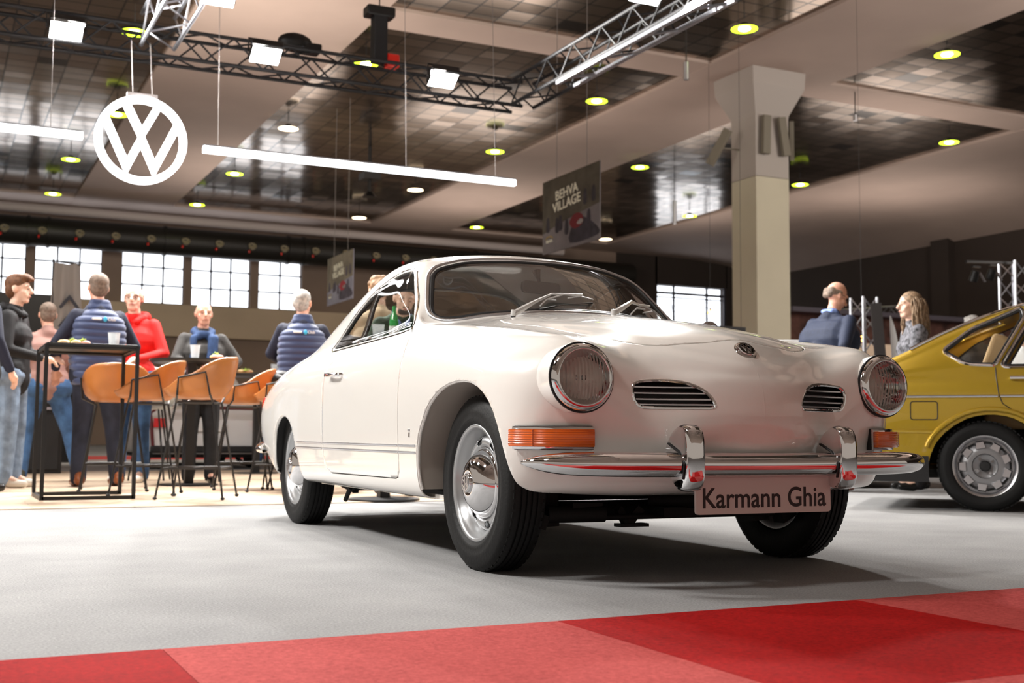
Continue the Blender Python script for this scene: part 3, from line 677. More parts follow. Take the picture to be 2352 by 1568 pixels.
def lensm(name):
    m = glass(name, (.93, .93, .9)); nt = m.node_tree; tc = nt.nodes.new('ShaderNodeTexCoord'); w = nt.nodes.new('ShaderNodeTexWave'); w.bands_direction = 'X'; w.inputs['Scale'].default_value = 26; w.inputs['Distortion'].default_value = .3
    b = nt.nodes.new('ShaderNodeBump'); b.inputs['Strength'].default_value = .9; b.inputs['Distance'].default_value = .012
    nt.links.new(tc.outputs['Object'], w.inputs['Vector']); nt.links.new(w.outputs['Fac'], b.inputs['Height'])
    p = nt.nodes.new('ShaderNodeBsdfRefraction'); p.inputs['IOR'].default_value = 1.25; p.inputs['Roughness'].default_value = .06; p.inputs[0].default_value = (.85, .85, .82, 1); mx = [n for n in nt.nodes if n.type == 'MIX_SHADER'][0]; g = [n for n in nt.nodes if n.type == 'BSDF_GLOSSY'][0]
    nt.links.new(b.outputs[0], p.inputs['Normal']); nt.links.new(b.outputs[0], g.inputs['Normal']); nt.links.new(p.outputs[0], mx.inputs[1]); return m
lens_glass = lensm('headlight_glass')
plate_m = mat('plate_rosewhite', (.66, .58, .55), .35)
ink = mat('plate_ink', (.02, .012, .012), .5)
wiper_m = mat('wiper_silver', (.72, .71, .70), .35, .4)
seat_m = mat('seat_vinyl', (.016, .015, .014), .5)
lining = mat('door_lining_vinyl', (.02, .019, .018), .5)
def ribbed(m, axis, scale, strength):
    nt = m.node_tree; tc = nt.nodes.new('ShaderNodeTexCoord'); w = nt.nodes.new('ShaderNodeTexWave'); w.bands_direction = axis; w.inputs['Scale'].default_value = scale; b = nt.nodes.new('ShaderNodeBump'); b.inputs['Strength'].default_value = strength; b.inputs['Distance'].default_value = .003
    nt.links.new(tc.outputs['Object'], w.inputs['Vector']); nt.links.new(w.outputs['Fac'], b.inputs['Height']); nt.links.new(b.outputs[0], nt.nodes['Principled BSDF'].inputs['Normal'])
ribbed(amber, 'Z', 42, .8)
coupe = make_coupe()
# ------------------------------------------------------------------ hall: materials
def floor_mat(name, c0, c1, sc, bump=.4, rough=.95, dirs=0):
    m = bpy.data.materials.new(name); m.use_nodes = True; nt = m.node_tree; p = nt.nodes['Principled BSDF']; p.inputs['Roughness'].default_value = rough; p.inputs['Specular IOR Level'].default_value = .1
    tc = nt.nodes.new('ShaderNodeTexCoord'); n1 = nt.nodes.new('ShaderNodeTexNoise'); n1.inputs['Scale'].default_value = sc; n1.inputs['Detail'].default_value = 8; n1.inputs['Roughness'].default_value = .75
    n2 = nt.nodes.new('ShaderNodeTexNoise'); n2.inputs['Scale'].default_value = 2.2; n2.inputs['Detail'].default_value = 4
    nt.links.new(tc.outputs['Object'], n1.inputs['Vector']); nt.links.new(tc.outputs['Object'], n2.inputs['Vector'])
    mm = nt.nodes.new('ShaderNodeMath'); mm.operation = 'MULTIPLY_ADD'; mm.inputs[1].default_value = .25; nt.links.new(n2.outputs['Fac'], mm.inputs[0]); nt.links.new(n1.outputs['Fac'], mm.inputs[2])
    r = nt.nodes.new('ShaderNodeValToRGB'); r.color_ramp.elements[0].position = .42; r.color_ramp.elements[1].position = .82; r.color_ramp.elements[0].color = (*c0, 1); r.color_ramp.elements[1].color = (*c1, 1)
    nt.links.new(mm.outputs[0], r.inputs[0]); nt.links.new(r.outputs[0], p.inputs['Base Color'])
    b = nt.nodes.new('ShaderNodeBump'); b.inputs['Strength'].default_value = bump; b.inputs['Distance'].default_value = .006; nt.links.new(n1.outputs['Fac'], b.inputs['Height']); nt.links.new(b.outputs[0], p.inputs['Normal'])
    return m
grey_carpet = floor_mat('grey_carpet', (.175, .175, .182), (.43, .428, .424), 140)
red_dark = floor_mat('red_carpet', (.16, .002, .003), (.46, .008, .007), 90)
red_light = floor_mat('rose_carpet', (.27, .03, .03), (.58, .10, .09), 90)
def wood_mat():
    m = floor_mat('pale_wood', (.60, .46, .33), (.78, .64, .50), 3, bump=.02, rough=.45); nt = m.node_tree; p = nt.nodes['Principled BSDF']; p.inputs['Specular IOR Level'].default_value = .4
    tc = nt.nodes.new('ShaderNodeTexCoord'); br = nt.nodes.new('ShaderNodeTexBrick'); br.inputs['Scale'].default_value = 1; br.inputs['Brick Width'].default_value = 1.2; br.inputs['Row Height'].default_value = .16; br.inputs['Mortar Size'].default_value = .003
    br.inputs['Color1'].default_value = (.54, .40, .28, 1); br.inputs['Color2'].default_value = (.62, .48, .35, 1); br.inputs['Mortar'].default_value = (.35, .25, .17, 1)
    nt.links.new(tc.outputs['Object'], br.inputs['Vector']); nt.links.new(br.outputs['Color'], p.inputs['Base Color']); return m
wood = wood_mat()
def tile_mat():
    m = bpy.data.materials.new('ceiling_tile'); m.use_nodes = True; nt = m.node_tree; p = nt.nodes['Principled BSDF']; N = nt.nodes.new; Lk = nt.links.new
    tc = N('ShaderNodeTexCoord'); sc = N('ShaderNodeVectorMath'); sc.operation = 'MULTIPLY'; sc.inputs[1].default_value = (1 / .62, 1 / .49, 0); Lk(tc.outputs['Object'], sc.inputs[0])
    fl = N('ShaderNodeVectorMath'); fl.operation = 'FLOOR'; Lk(sc.outputs[0], fl.inputs[0]); fr = N('ShaderNodeVectorMath'); fr.operation = 'FRACTION'; Lk(sc.outputs[0], fr.inputs[0])
    wn = N('ShaderNodeTexWhiteNoise'); wn.noise_dimensions = '3D'; Lk(fl.outputs[0], wn.inputs['Vector'])
    s = N('ShaderNodeSeparateXYZ'); Lk(fr.outputs[0], s.inputs[0])
    def edge(o, w):
        a = N('ShaderNodeMath'); a.operation = 'SUBTRACT'; a.inputs[1].default_value = .5; Lk(o, a.inputs[0]); b = N('ShaderNodeMath'); b.operation = 'ABSOLUTE'; Lk(a.outputs[0], b.inputs[0])
        c = N('ShaderNodeMath'); c.operation = 'GREATER_THAN'; c.inputs[1].default_value = .5 - w; Lk(b.outputs[0], c.inputs[0]); return c
    ex, ey = edge(s.outputs[0], .03), edge(s.outputs[1], .045); mx = N('ShaderNodeMath'); mx.operation = 'MAXIMUM'; Lk(ex.outputs[0], mx.inputs[0]); Lk(ey.outputs[0], mx.inputs[1])
    hole = N('ShaderNodeMath'); hole.operation = 'GREATER_THAN'; hole.inputs[1].default_value = .972; Lk(wn.outputs['Value'], hole.inputs[0])
    tot = N('ShaderNodeMath'); tot.operation = 'MAXIMUM'; Lk(mx.outputs[0], tot.inputs[0]); Lk(hole.outputs[0], tot.inputs[1])
    r = N('ShaderNodeValToRGB'); r.color_ramp.elements[0].color = (.21, .165, .13, 1); r.color_ramp.elements[1].color = (.40, .32, .26, 1); Lk(wn.outputs['Value'], r.inputs[0])
    mc = N('ShaderNodeMixRGB'); Lk(tot.outputs[0], mc.inputs[0]); Lk(r.outputs[0], mc.inputs[1]); mc.inputs[2].default_value = (.012, .01, .009, 1); Lk(mc.outputs[0], p.inputs['Base Color'])
    mt = N('ShaderNodeMath'); mt.operation = 'SUBTRACT'; mt.inputs[0].default_value = .92; Lk(tot.outputs[0], mt.inputs[1]); Lk(mt.outputs[0], p.inputs['Metallic'])
    p.inputs['Roughness'].default_value = .14
    # each tile tilts a little and bows slightly
    v = N('ShaderNodeVectorMath'); v.operation = 'SUBTRACT'; v.inputs[1].default_value = (.5, .5, .5); Lk(wn.outputs['Color'], v.inputs[0]); v2 = N('ShaderNodeVectorMath'); v2.operation = 'SCALE'; v2.inputs['Scale'].default_value = .022; Lk(v.outputs[0], v2.inputs[0])
    g = N('ShaderNodeNewGeometry'); a = N('ShaderNodeVectorMath'); Lk(g.outputs['Normal'], a.inputs[0]); Lk(v2.outputs[0], a.inputs[1]); nn = N('ShaderNodeVectorMath'); nn.operation = 'NORMALIZE'; Lk(a.outputs[0], nn.inputs[0]); Lk(nn.outputs[0], p.inputs['Normal'])
    return m
tile = tile_mat()
plaster = mat('beam_plaster', (.50, .40, .35), .8, nscale=.6, namt=.06)
wall_beige = mat('wall_beige', (.66, .54, .40), .8, nscale=.4, namt=.1)
wall_brown = mat('wall_brown', (.30, .225, .18), .8, nscale=.5, namt=.1)
wall_dark = mat('wall_dark_brown', (.050, .038, .032), .85, nscale=.4, namt=.12)
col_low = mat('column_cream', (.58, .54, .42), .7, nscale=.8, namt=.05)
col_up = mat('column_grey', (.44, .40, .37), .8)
daylight = mat('daylight', (.9, .93, 1), .5, emit=(.90, .94, 1.0), es=2.6)
frame_m = mat('window_frame', (.06, .055, .07), .5)
pipe_pale = mat('pale_pipe', (.50, .45, .44), .5)
duct_m = mat('black_duct', (.012, .011, .009), .45)
lime_e = mat('lime_lamp', (.5, .8, .05), .4, emit=(.70, .95, .03), es=3.0)
bulb_e = mat('lamp_core', (1, 1, .8), .4, emit=(1, 1, .75), es=7)
warm_e = mat('warm_lamp', (1, .85, .6), .4, emit=(1, .80, .55), es=5)
flood_e = mat('flood_lens', (1, 1, 1), .4, emit=(1, .98, .96), es=16)
tube_e = mat('light_tube', (1, 1, 1), .4, emit=(.95, .98, 1), es=2.6)
orange_e = mat('orange_bulb', (1, .5, .1), .4, emit=(1, .35, .06), es=16)
alu = mat('aluminium', (.55, .57, .62), .3, .9)
cable_m = mat('cable_grey', (.22, .20, .19), .7)
truss_blk = mat('truss_black', (.012, .012, .014), .6)
def struct(mb, name, m, **k): return tag(mb.build(name, m, None, **k), None, None, None, 'structure')
# floors
struct(MB().box((15, 22, -.05), (80, 70, .10)), 'floor', grey_carpet, smooth=False)
tag(MB().box((-1.5, 11.6, .002), (11.2, 6.7 + .6, .008)).build('trim_1', wood, None, smooth=False), None, None, None, 'structure')
xs = [-8 + .985 * k + .46 - .985 * 9 + 8.0 * 1.0 for k in range(0)]
def tile_label(k, j):
    c = 'dark red' if (k + j) % 2 == 0 else 'rose red'
    nm = {-4: 'at the extreme left edge', -3: 'left of the lower left corner', -2: 'at the lower left corner', -1: 'left of the bottom middle', 0: 'below the coupe front wheel', 1: 'right of the bottom middle', 2: 'at the right edge below the hatchback'}.get(k, 'at the far right')
    return c + ' square carpet tile ' + nm + (', second row' if j else ', touching the grey carpet')
for k in range(-9, 14):
    x = 1.465 + .985 * k + .4925 - .985 * 0
    m = red_dark if k % 2 == 0 else red_light
    for j in range(0, 2): tag(MB().box((x, 2.735 - .4925 - .985 * j, .001), (.983, .983, .010)).build('carpet_tile', red_dark if (k + j) % 2 == 0 else red_light, None, smooth=False), tile_label(k, j), 'carpet tile', 'dark red carpet tiles' if (k + j) % 2 == 0 else 'rose red carpet tiles') if -2.6 < x < 4.9 and (j == 0 or x > 1.4) else None
struct(MB().box((1.2, 1.0, -.004), (60, 1.4, .006)), 'trim_2', red_dark, smooth=False)
struct(MB().box((8, 23.2, .001), (26, 3.2, .006)), 'trim_3', red_light, smooth=False)
# ceiling: beams (soffit z 8.7) and tile fields
B = MB(); xb = [(-17.6, -14.2), (-6.65, -3.3), (4.31, 7.69), (15.3, 18.66), (26.05, 36.5)]
for a, b in xb: B.box(((a + b) / 2, 17, 8.95), (b - a, 60, .5))
for (y0, y1) in ((-13.2, -9.2), (-1.3, 1.0), (21.42, 22.5), (44.15, 47)): B.box((9, (y0 + y1) / 2, 8.96), (56, y1 - y0, .5))
struct(B, 'ceiling', plaster, smooth=False)
fields = [((-14.2, -6.65)), ((-3.3, 4.31)), ((7.69, 15.3)), ((18.66, 26.05))]
for (a, b) in fields:
    for (y0, y1) in ((1.0, 21.42), (22.5, 44.15)):
        o = MB().box(((a + b) / 2, (y0 + y1) / 2, 8.80), (b - a, y1 - y0, .04)).build('tile_field', tile, None, smooth=False); tag(o, None, None, None, 'structure')
        o.name = 'trim_4'
struct(MB().box((9, -12, 9.3), (60, 50, .1)), 'ceiling_back', plaster, smooth=False)
# far wall with windows
wins_ = [(-2.6, -.3), (.55, 2.90), (3.20, 5.52), (6.22, 8.50), (8.78, 11.04), (11.36, 13.1)]
B = MB(); ys = 46.0; zz0, zz1 = 5.28, 8.05
xs_ = [-22] + [v for w in wins_ for v in w] + [27.6]
for i in range(0, len(xs_), 2): B.box(((xs_[i] + xs_[i + 1]) / 2, ys + .25, (zz0 + zz1) / 2), (xs_[i + 1] - xs_[i], .5, zz1 - zz0))
B.box((2.8, ys + .25, 8.4), (49.6, .5, .7)); struct(B, 'wall_far', wall_brown, smooth=False)
struct(MB().box((2.8, ys + .15, 4.68), (49.6, .7, 1.2)), 'trim_5', wall_beige, smooth=False)
struct(MB().box((2.8, ys + .35, 2.04), (49.6, .3, 4.08)), 'wall_far_lower', wall_brown, smooth=False)
for i, (a, b) in enumerate(wins_):
    w = MB().box(((a + b) / 2, ys + .40, (zz0 + zz1) / 2), (b - a, .02, zz1 - zz0)).build('window_%d' % (i + 1), daylight, None, smooth=False); tag(w, None, None, None, 'structure')
    fm = MB(); yy = ys + .12; n = 3 if b - a > 2 else 2
    for k in range(n + 1): fm.box((a + (b - a) * k / n, yy, (zz0 + zz1) / 2), (.07, .08, zz1 - zz0))
    for k in range(5): fm.box(((a + b) / 2, yy, zz0 + .03 + .68 * k), (b - a, .08, .06))
    fm.build('mullions', frame_m, w, smooth=False)
    MB().box(((a + b) / 2, ys - .03, zz0 + 1.35), (b - a + .16, .05, zz1 - zz0 + .1)) if False else None
# right dark walls and far right window
B = MB()
B.box((28.7, ys + .25, 4.4), (2.2, .5, 8.8)); B.box((35, ys + .25, 4.4), (2.7, .5, 8.8)); B.box((31.7, ys + .25, 8.1), (4.0, .5, 1.4)); B.box((31.7, ys + .25, 2.6), (4, .5, 5.2)); struct(B, 'wall_far_right', wall_dark, smooth=False)
w = MB().box((31.7, ys + .8, 6.3), (4.4, .02, 2.4)).build('window_7', daylight, None, smooth=False); tag(w, None, None, None, 'structure')
fm = MB()
for x in (29.72, 30.75, 32.6, 33.6): fm.box((x, ys + .1, 6.3), (.09, .08, 2.4))
fm.box((31.7, ys + .2, 7.05), (3.9, .05, .12)); fm.box((31.7, ys + .2, 6.85), (3.9, .05, .06))
rnd = random.Random(5)
for k in range(7): fm.bar((29.8, ys + .5, 5.2 + .26 * k), (33.6, ys + .5, 5.25 + .25 * k), .02)
for k in range(8): fm.bar((29.8 + .5 * k, ys + .45, 6.9 - .1 * k), (30.3 + .45 * k, ys + .45, 5.3), .025)
fm.build('mullions', frame_m, w, smooth=False)
struct(MB().box((35.7, 20, 4.35), (.4, 56, 8.75)), 'wall_right', wall_dark, smooth=False)
struct(MB().box((35.35, 34.2, 4.35), (.35, .9, 8.7)), 'trim_6', wall_dark, smooth=False)
# cove between soffit and right wall
B = MB(); pr = [(30.5, 8.70), (32.0, 8.66), (33.4, 8.55), (34.6, 8.35), (35.5, 8.05), (35.5, 8.75), (30.5, 8.75)]
B.prism(pr, 54, (0, 19.5, 0), 'y'); struct(B, 'trim_7', plaster)
# ducts
d = MB(); d.cyl((-20, 44.6, 7.47), (27.5, 44.6, 7.47), .52, 28); do = d.build('ventilation_duct', duct_m, None); tag(do, 'long round black ventilation duct running under the ceiling along the far wall', 'duct')
for x in (-9.5, 2.85, 3.5, 7.5, 12.1, 12.7, 20): MB().lathe([(.52, -.05), (.56, -.05), (.56, .05), (.52, .05)], (x, 44.6, 7.47), 'x', 28).build('duct_collar', duct_m, do)
noz = mat('nozzle_pale', (.34, .30, .20), .5)
for k in range(-3, 20):
    x = 2.05 + 1.315 * k * .93
    M = Matrix.Rotation(R(-38), 3, 'X'); c = Vector((x, 44.10, 7.36))
    n = MB(); n.lathe([(.0, .0), (.10, .0), (.13, -.06), (.155, -.14), (.13, -.15), (.10, -.08), (0, -.06)], c, 'y', 16, M=M); no = n.build('duct_nozzle', noz, do)
    MB().ell(c + Vector((-.25, .02, .10)), (.045, .03, .045), 8, 6).build('nozzle_valve', noz, no); MB().ell(c + Vector((-.12, -.1, -.14)), (.045, .04, .06), 8, 6).build('nozzle_tag', redl, no)
tag(MB().cyl((-20, 44.4, 8.25), (24, 44.4, 8.25), .16, 16).build('pale_pipe', pipe_pale, None), 'pale grey lagged pipe just above the black ventilation duct', 'pipe')
# column
cx0, cx1, cy0, cy1 = 16.42, 17.34, 21.3, 22.2; X0, Y0 = (cx0 + cx1) / 2, (cy0 + cy1) / 2
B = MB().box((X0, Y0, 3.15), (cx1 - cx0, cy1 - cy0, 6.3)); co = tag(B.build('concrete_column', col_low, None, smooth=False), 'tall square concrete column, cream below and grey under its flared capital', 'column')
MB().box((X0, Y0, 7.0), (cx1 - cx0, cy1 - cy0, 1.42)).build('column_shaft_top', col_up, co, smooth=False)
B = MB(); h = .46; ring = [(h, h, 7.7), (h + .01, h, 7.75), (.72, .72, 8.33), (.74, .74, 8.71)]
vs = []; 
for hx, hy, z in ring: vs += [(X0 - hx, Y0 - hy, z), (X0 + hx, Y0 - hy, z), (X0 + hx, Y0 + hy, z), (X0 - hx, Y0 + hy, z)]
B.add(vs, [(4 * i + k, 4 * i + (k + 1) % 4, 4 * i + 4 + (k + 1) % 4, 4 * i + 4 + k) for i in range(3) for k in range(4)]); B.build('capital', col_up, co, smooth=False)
hg = mat('heater_grey', (.20, .18, .14), .6)
for i, (c, rz, tl) in enumerate((((16.62, 21.18, 7.22), 0, 2), ((17.10, 21.16, 7.22), 0, -9), ((17.52, 21.4, 7.22), R(50), -8), ((15.85, 21.9, 7.0), R(-60), 32))):
    M = Matrix.Rotation(rz, 3, 'Z') @ Matrix.Rotation(R(tl), 3, 'Y'); b = MB().box(c, (.20, .10, .88), M=M); o = single(b, 'panel_heater', hg, ['narrow grey panel on the column face, nearest its left edge', 'slanted grey panel on the column face, right of the upright one', 'slanted grey panel behind the right edge of the column', 'slanted grey panel sticking out left of the column'][i], 'panel heater', 'panels fixed round the column', bevel=.01)
    MB().bar(Vector(c) + Vector((0, .05, 0)), ((min(max(c[0], cx0 + .05), cx1 - .05), cy0, c[2]) if i != 3 else (cx0, c[1], c[2])), .03).build('heater_bracket', hg, o)
# ceiling lamps
limes = [(3.36, 24.14), (8.14, 23.98), (13.98, 24.19), (14.0, 18.48), (18.7, 17.85), (3.92, 30.74), (3.41, 36.53), (3.42, 42.17), (8.13, 36.23), (8.11, 41.84), (14.0, 29.92), (18.65, 29.71), (24.42, 23.31), (24.44, 29.47), (18.62, 41.41), (24.46, 35.61)]
warms = [(8.12, 30.1), (13.94, 35.9), (13.95, 41.59), (18.9, 35.6), (24.4, 41.5)]
def lamp(x, y, em, lab, grp):
    t = thing('pendant_lamp', lab, 'ceiling lamp', (x, y, 8.4), 0, grp)
    MB().lathe([(.0, .12), (.06, .11), (.10, .06), (.23, .02), (.25, 0), (.245, -.01)], (0, 0, 0), 'z', 28).build('lamp_shade', black_m, t)
    MB().lathe([(.0, .03), (.14, .02), (.235, -.01), (.256, -.014), (.256, -.002)], (0, 0, 0), 'z', 28).build('reflector', em, t)
    MB().ell((0, 0, -.005), (.12, .12, .035), 16, 8).build('bulb', bulb_e if em is lime_e else warm_e, t)
    MB().cyl((0, 0, .2), (0, 0, .52), .012, 6).build('cable', blackp, t); return t
def where(x, y):
    near = 'near' if y < 20 else ('middle' if y < 33 else 'far'); side_ = 'left' if x < 5 else ('left of centre' if x < 10 else ('centre' if x < 16 else ('right of centre' if x < 20 else 'right')))
    return near, side_
names = ['above the black truss near its junction with the silver one', 'above the truss corner hoist', 'between the truss corner and the column', 'highest of the lamps, right of the black truss corner', 'in the tile field right of the column, nearest the top', 'seen through the glowing round emblem', 'below the left light tube', 'lowest at the left, just over the duct', 'just below the left end of the long light tube', 'just over the duct left of centre', 'just above the right end of the long light tube', 'left of the column, right of the hanging banner', 'far right beyond the column, upper one', 'just right of the column shaft', 'lowest in the middle, left of the hanging banner', 'by the bright reflections left of the column']
for (p, nme) in zip(limes, names): lamp(*p, lime_e, 'lime green round ceiling lamp ' + nme, 'lime green ceiling lamps')
names = ['above the long light tube', 'below the right half of the long light tube', 'low over the duct, left of centre', 'at the left edge of the hanging banner', 'at the lower right corner of the hanging banner']
for p, nme in zip(warms, names): lamp(*p, warm_e, 'warm white round ceiling lamp ' + nme, 'warm white ceiling lamps')
# trusses
def truss(name, a, b, w, m, label, n=None, tube=.022):
    a, b = Vector(a), Vector(b); d = (b - a).normalized(); L = (b - a).length; s = d.cross(Vector((0, 0, 1))).normalized() * w / 2; u = Vector((0, 0, w / 2))
    if abs(d.z) > .9: s = Vector((w / 2, 0, 0)); u = Vector((0, w / 2, 0))
    t = thing(name, label, 'truss', a); cs = [s + u, -s + u, -s - u, s - u]; n = n or max(2, int(L / w / 1.1))
    for c in cs: MB().cyl(c, c + d * L, tube, 8).build('chord', m, t)
    for k in range(4):
        z = MB(); p, q = cs[k], cs[(k + 1) % 4]
        for i in range(n):
            A = (p if i % 2 == 0 else q) + d * (L * i / n); Bq = (q if i % 2 == 0 else p) + d * (L * (i + 1) / n); z.cyl(A, Bq, tube * .5, 5)
        z.build('lacing', m, t)
    return t
truss('lighting_truss', (-9, 12.95, 4.62), (6.35, 12.95, 4.62), .30, truss_blk, 'black lighting truss running across the left half above the stand', 48)
truss('lighting_truss', (6.35, 12.8, 4.62), (6.35, -1.5, 4.62), .30, truss_blk, 'black lighting truss running from the corner toward the upper right', 46)
truss('lighting_truss', (2.02, 12.78, 4.72), (2.02, 1.0, 4.72), .34, alu, 'silver truss rising from the black truss to the top edge', 26)
truss('lighting_truss', (-9, 5, 4.62), (6.2, 1.0, 4.62), .30, truss_blk, 'black lighting truss') if False else None
t = thing('light_bar', 'silver reflective bar hung under the black truss near its corner', 'light bar', (6.2, 11.6, 4.42)); MB().bar((0, 0, 0), (0, -3.0, 0), .05, .04).build('bar', alu, t); MB().bar((.22, 0, 0), (.22, -3.0, 0), .04, .04).build('bar', alu, t)
for k in range(4): MB().bar((0, -.2 - .8 * k, 0), (.22, -.5 - .8 * k, 0), .03, .02).build('bar_brace', alu, t)
for yb in (-.3, -2.7): MB().bar((.15, yb, 0), (.15, yb, .1), .03, .02).build('bar_hook', alu, t)
def flood(x, y, z, label, aim=(2.6, 4.5, .3), power=0):
    t = thing('floodlight', label, 'floodlight', (x, y, z), 0, 'bright floodlights on the truss'); dv = (Vector(aim) - Vector((x, y, z))).normalized(); q = Vector((0, -.55, -.83)).normalized().to_track_quat('-Z', 'Y').to_matrix()
    MB().box((0, 0, .05), (.34, .24, .07), M=q).build('housing', black_m, t, bevel=.01)
    MB().box(q @ Vector((0, 0, .005)), (.31, .21, .012), M=q).build('lens', flood_e, t, smooth=False)
    MB().tube([(-.19, 0, .02), (-.19, 0, .17), (.19, 0, .17), (.19, 0, .02)], .012, 6).build('yoke', black_m, t)
    if power:
        l = bpy.data.lights.new('flood', 'AREA'); l.shape = 'RECTANGLE'; l.size = .34; l.size_y = .24; l.energy = power; l.color = (1, .97, .93); lo = bpy.data.objects.new('flood_beam', l); C.objects.link(lo); lo.parent = t
        lo.location = dv * .06; lo.rotation_euler = dv.to_track_quat('-Z', 'Y').to_euler()
FP = 300
for (x, y, z, lab) in ((1.10, 12.70, 4.55, 'on the black truss left of the silver truss'), (3.12, 12.55, 4.55, 'on the black truss right of the silver truss'), (5.18, 12.50, 4.55, 'on the black truss beside its corner'), (2.32, 11.2, 4.62, 'on the right side of the silver truss'), (1.75, 10.9, 4.72, 'on the left side of the silver truss, cut by the top edge'), (5.9, 9.25, 4.6, 'on the black truss by the top edge')):
    flood(x, y, z, 'bright white floodlight ' + lab, power=FP)
for (x, y, p) in ((-2.5, 10.6, 310), (-2.6, 6.5, 310), (-1.6, 3.2, 110)): area('rig_light', (x, y, 4.6), (2.2, 5, .4), .6, p, (1, .97, .93))
# hoist on the truss
t = thing('chain_hoist', 'black chain hoist standing on the truss near the corner', 'hoist', (4.55, 12.95, 4.77))
MB().box((0, 0, .30), (.16, .16, .56)).build('mast', truss_blk, t, bevel=.01); MB().box((0, 0, .62), (.34, .2, .12)).build('motor', black_m, t, bevel=.02); MB().box((.16, 0, .06), (.16, .14, .16)).build('chain_bag', redl, t, bevel=.02)
MB().cyl((0, 0, .66), (0, 0, 3.9), .008, 6).build('chain', black_m, t)
t = thing('moving_head', 'dark stage lamp lying on the truss between two floodlights', 'stage light', (3.55, 12.95, 4.77)); MB().ell((0, 0, .11), (.20, .13, .11)).build('lamp_body', black_m, t); MB().box((.18, 0, .06), (.22, .2, .10)).build('lamp_base', black_m, t, bevel=.02)
# tubes and emblem sign
def tube_light(x0, x1, z0, lab):
    t = thing('tube_light', lab, 'tube light', ((x0 + x1) / 2, 12.4, z0), 0, 'white tube lights hung from the truss'); h = (x1 - x0) / 2
    MB().prism(rounded([(-.04, -.04), (.04, -.04), (.04, .03), (-.04, .03)], .015), 2 * h, (0, 0, 0), 'x').build('diffuser', tube_e, t)
    MB().box((0, 0, .04), (2 * h, .05, .016)).build('rail', alu, t, smooth=False); return t
a = tube_light(2.45, 6.06, 3.42, 'long white tube light hanging right of the round emblem'); b = tube_light(-3.2, 1.26, 3.42, 'white tube light hanging left of the round emblem, cut by the frame')
for o, xx in ((a, (2.6, 4.7, 5.81)), (b, (.96, -1.5))):
    for x in xx: MB().cyl((x - o.location.x, 0, .04), (x - o.location.x, .3, 5.2), .0035, 6).build('wire', cable_m, o)
s = thing('emblem_sign', 'glowing white round car-maker emblem hanging from the truss', 'sign', (1.825, 12.4, 3.44)); Mx_ = Matrix(((1, 0, 0), (0, 0, -1), (0, 1, 0)))
class SM:
    def __matmul__(q, v): return Mx_ @ v
r = .452; wv = .072
mb = MB(); n = 64; vs = []
for (rr, h) in ((r, -.04), (r, .04), (r - .067, .04), (r - .067, -.04)):
    for k in range(n): vs.append(Mx_ @ Vector((rr * math.cos(2 * PI * k / n), rr * math.sin(2 * PI * k / n), h)))
mb.add(vs, [(i * n + k, i * n + (k + 1) % n, ((i + 1) % 4) * n + (k + 1) % n, ((i + 1) % 4) * n + k) for i in range(4) for k in range(n)]); mb.build('ring', tube_e, s, sharp=30)
ri = r - .055
mb = MB(); stroke_mb(mb, [(-.155, math.sqrt(ri ** 2 - .155 ** 2) - .01), (0, .055), (.155, math.sqrt(ri ** 2 - .155 ** 2) - .01)], wv, .07, SM()); mb.build('letter', tube_e, s, smooth=False)
mb = MB(); stroke_mb(mb, [(-.352, .18), (-.135, -.285), (-.0, .01), (.135, -.285), (.352, .18)], wv, .07, SM()); mb.build('letter', tube_e, s, smooth=False)
MB().box((0, .02, .46), (.30, .05, .05)).build('hanger', pipe_pale, s)
for x in (-.09, .10): MB().cyl((x, .02, .45), (x, .25, 1.1), .004, 6).build('wire', cable_m, s)
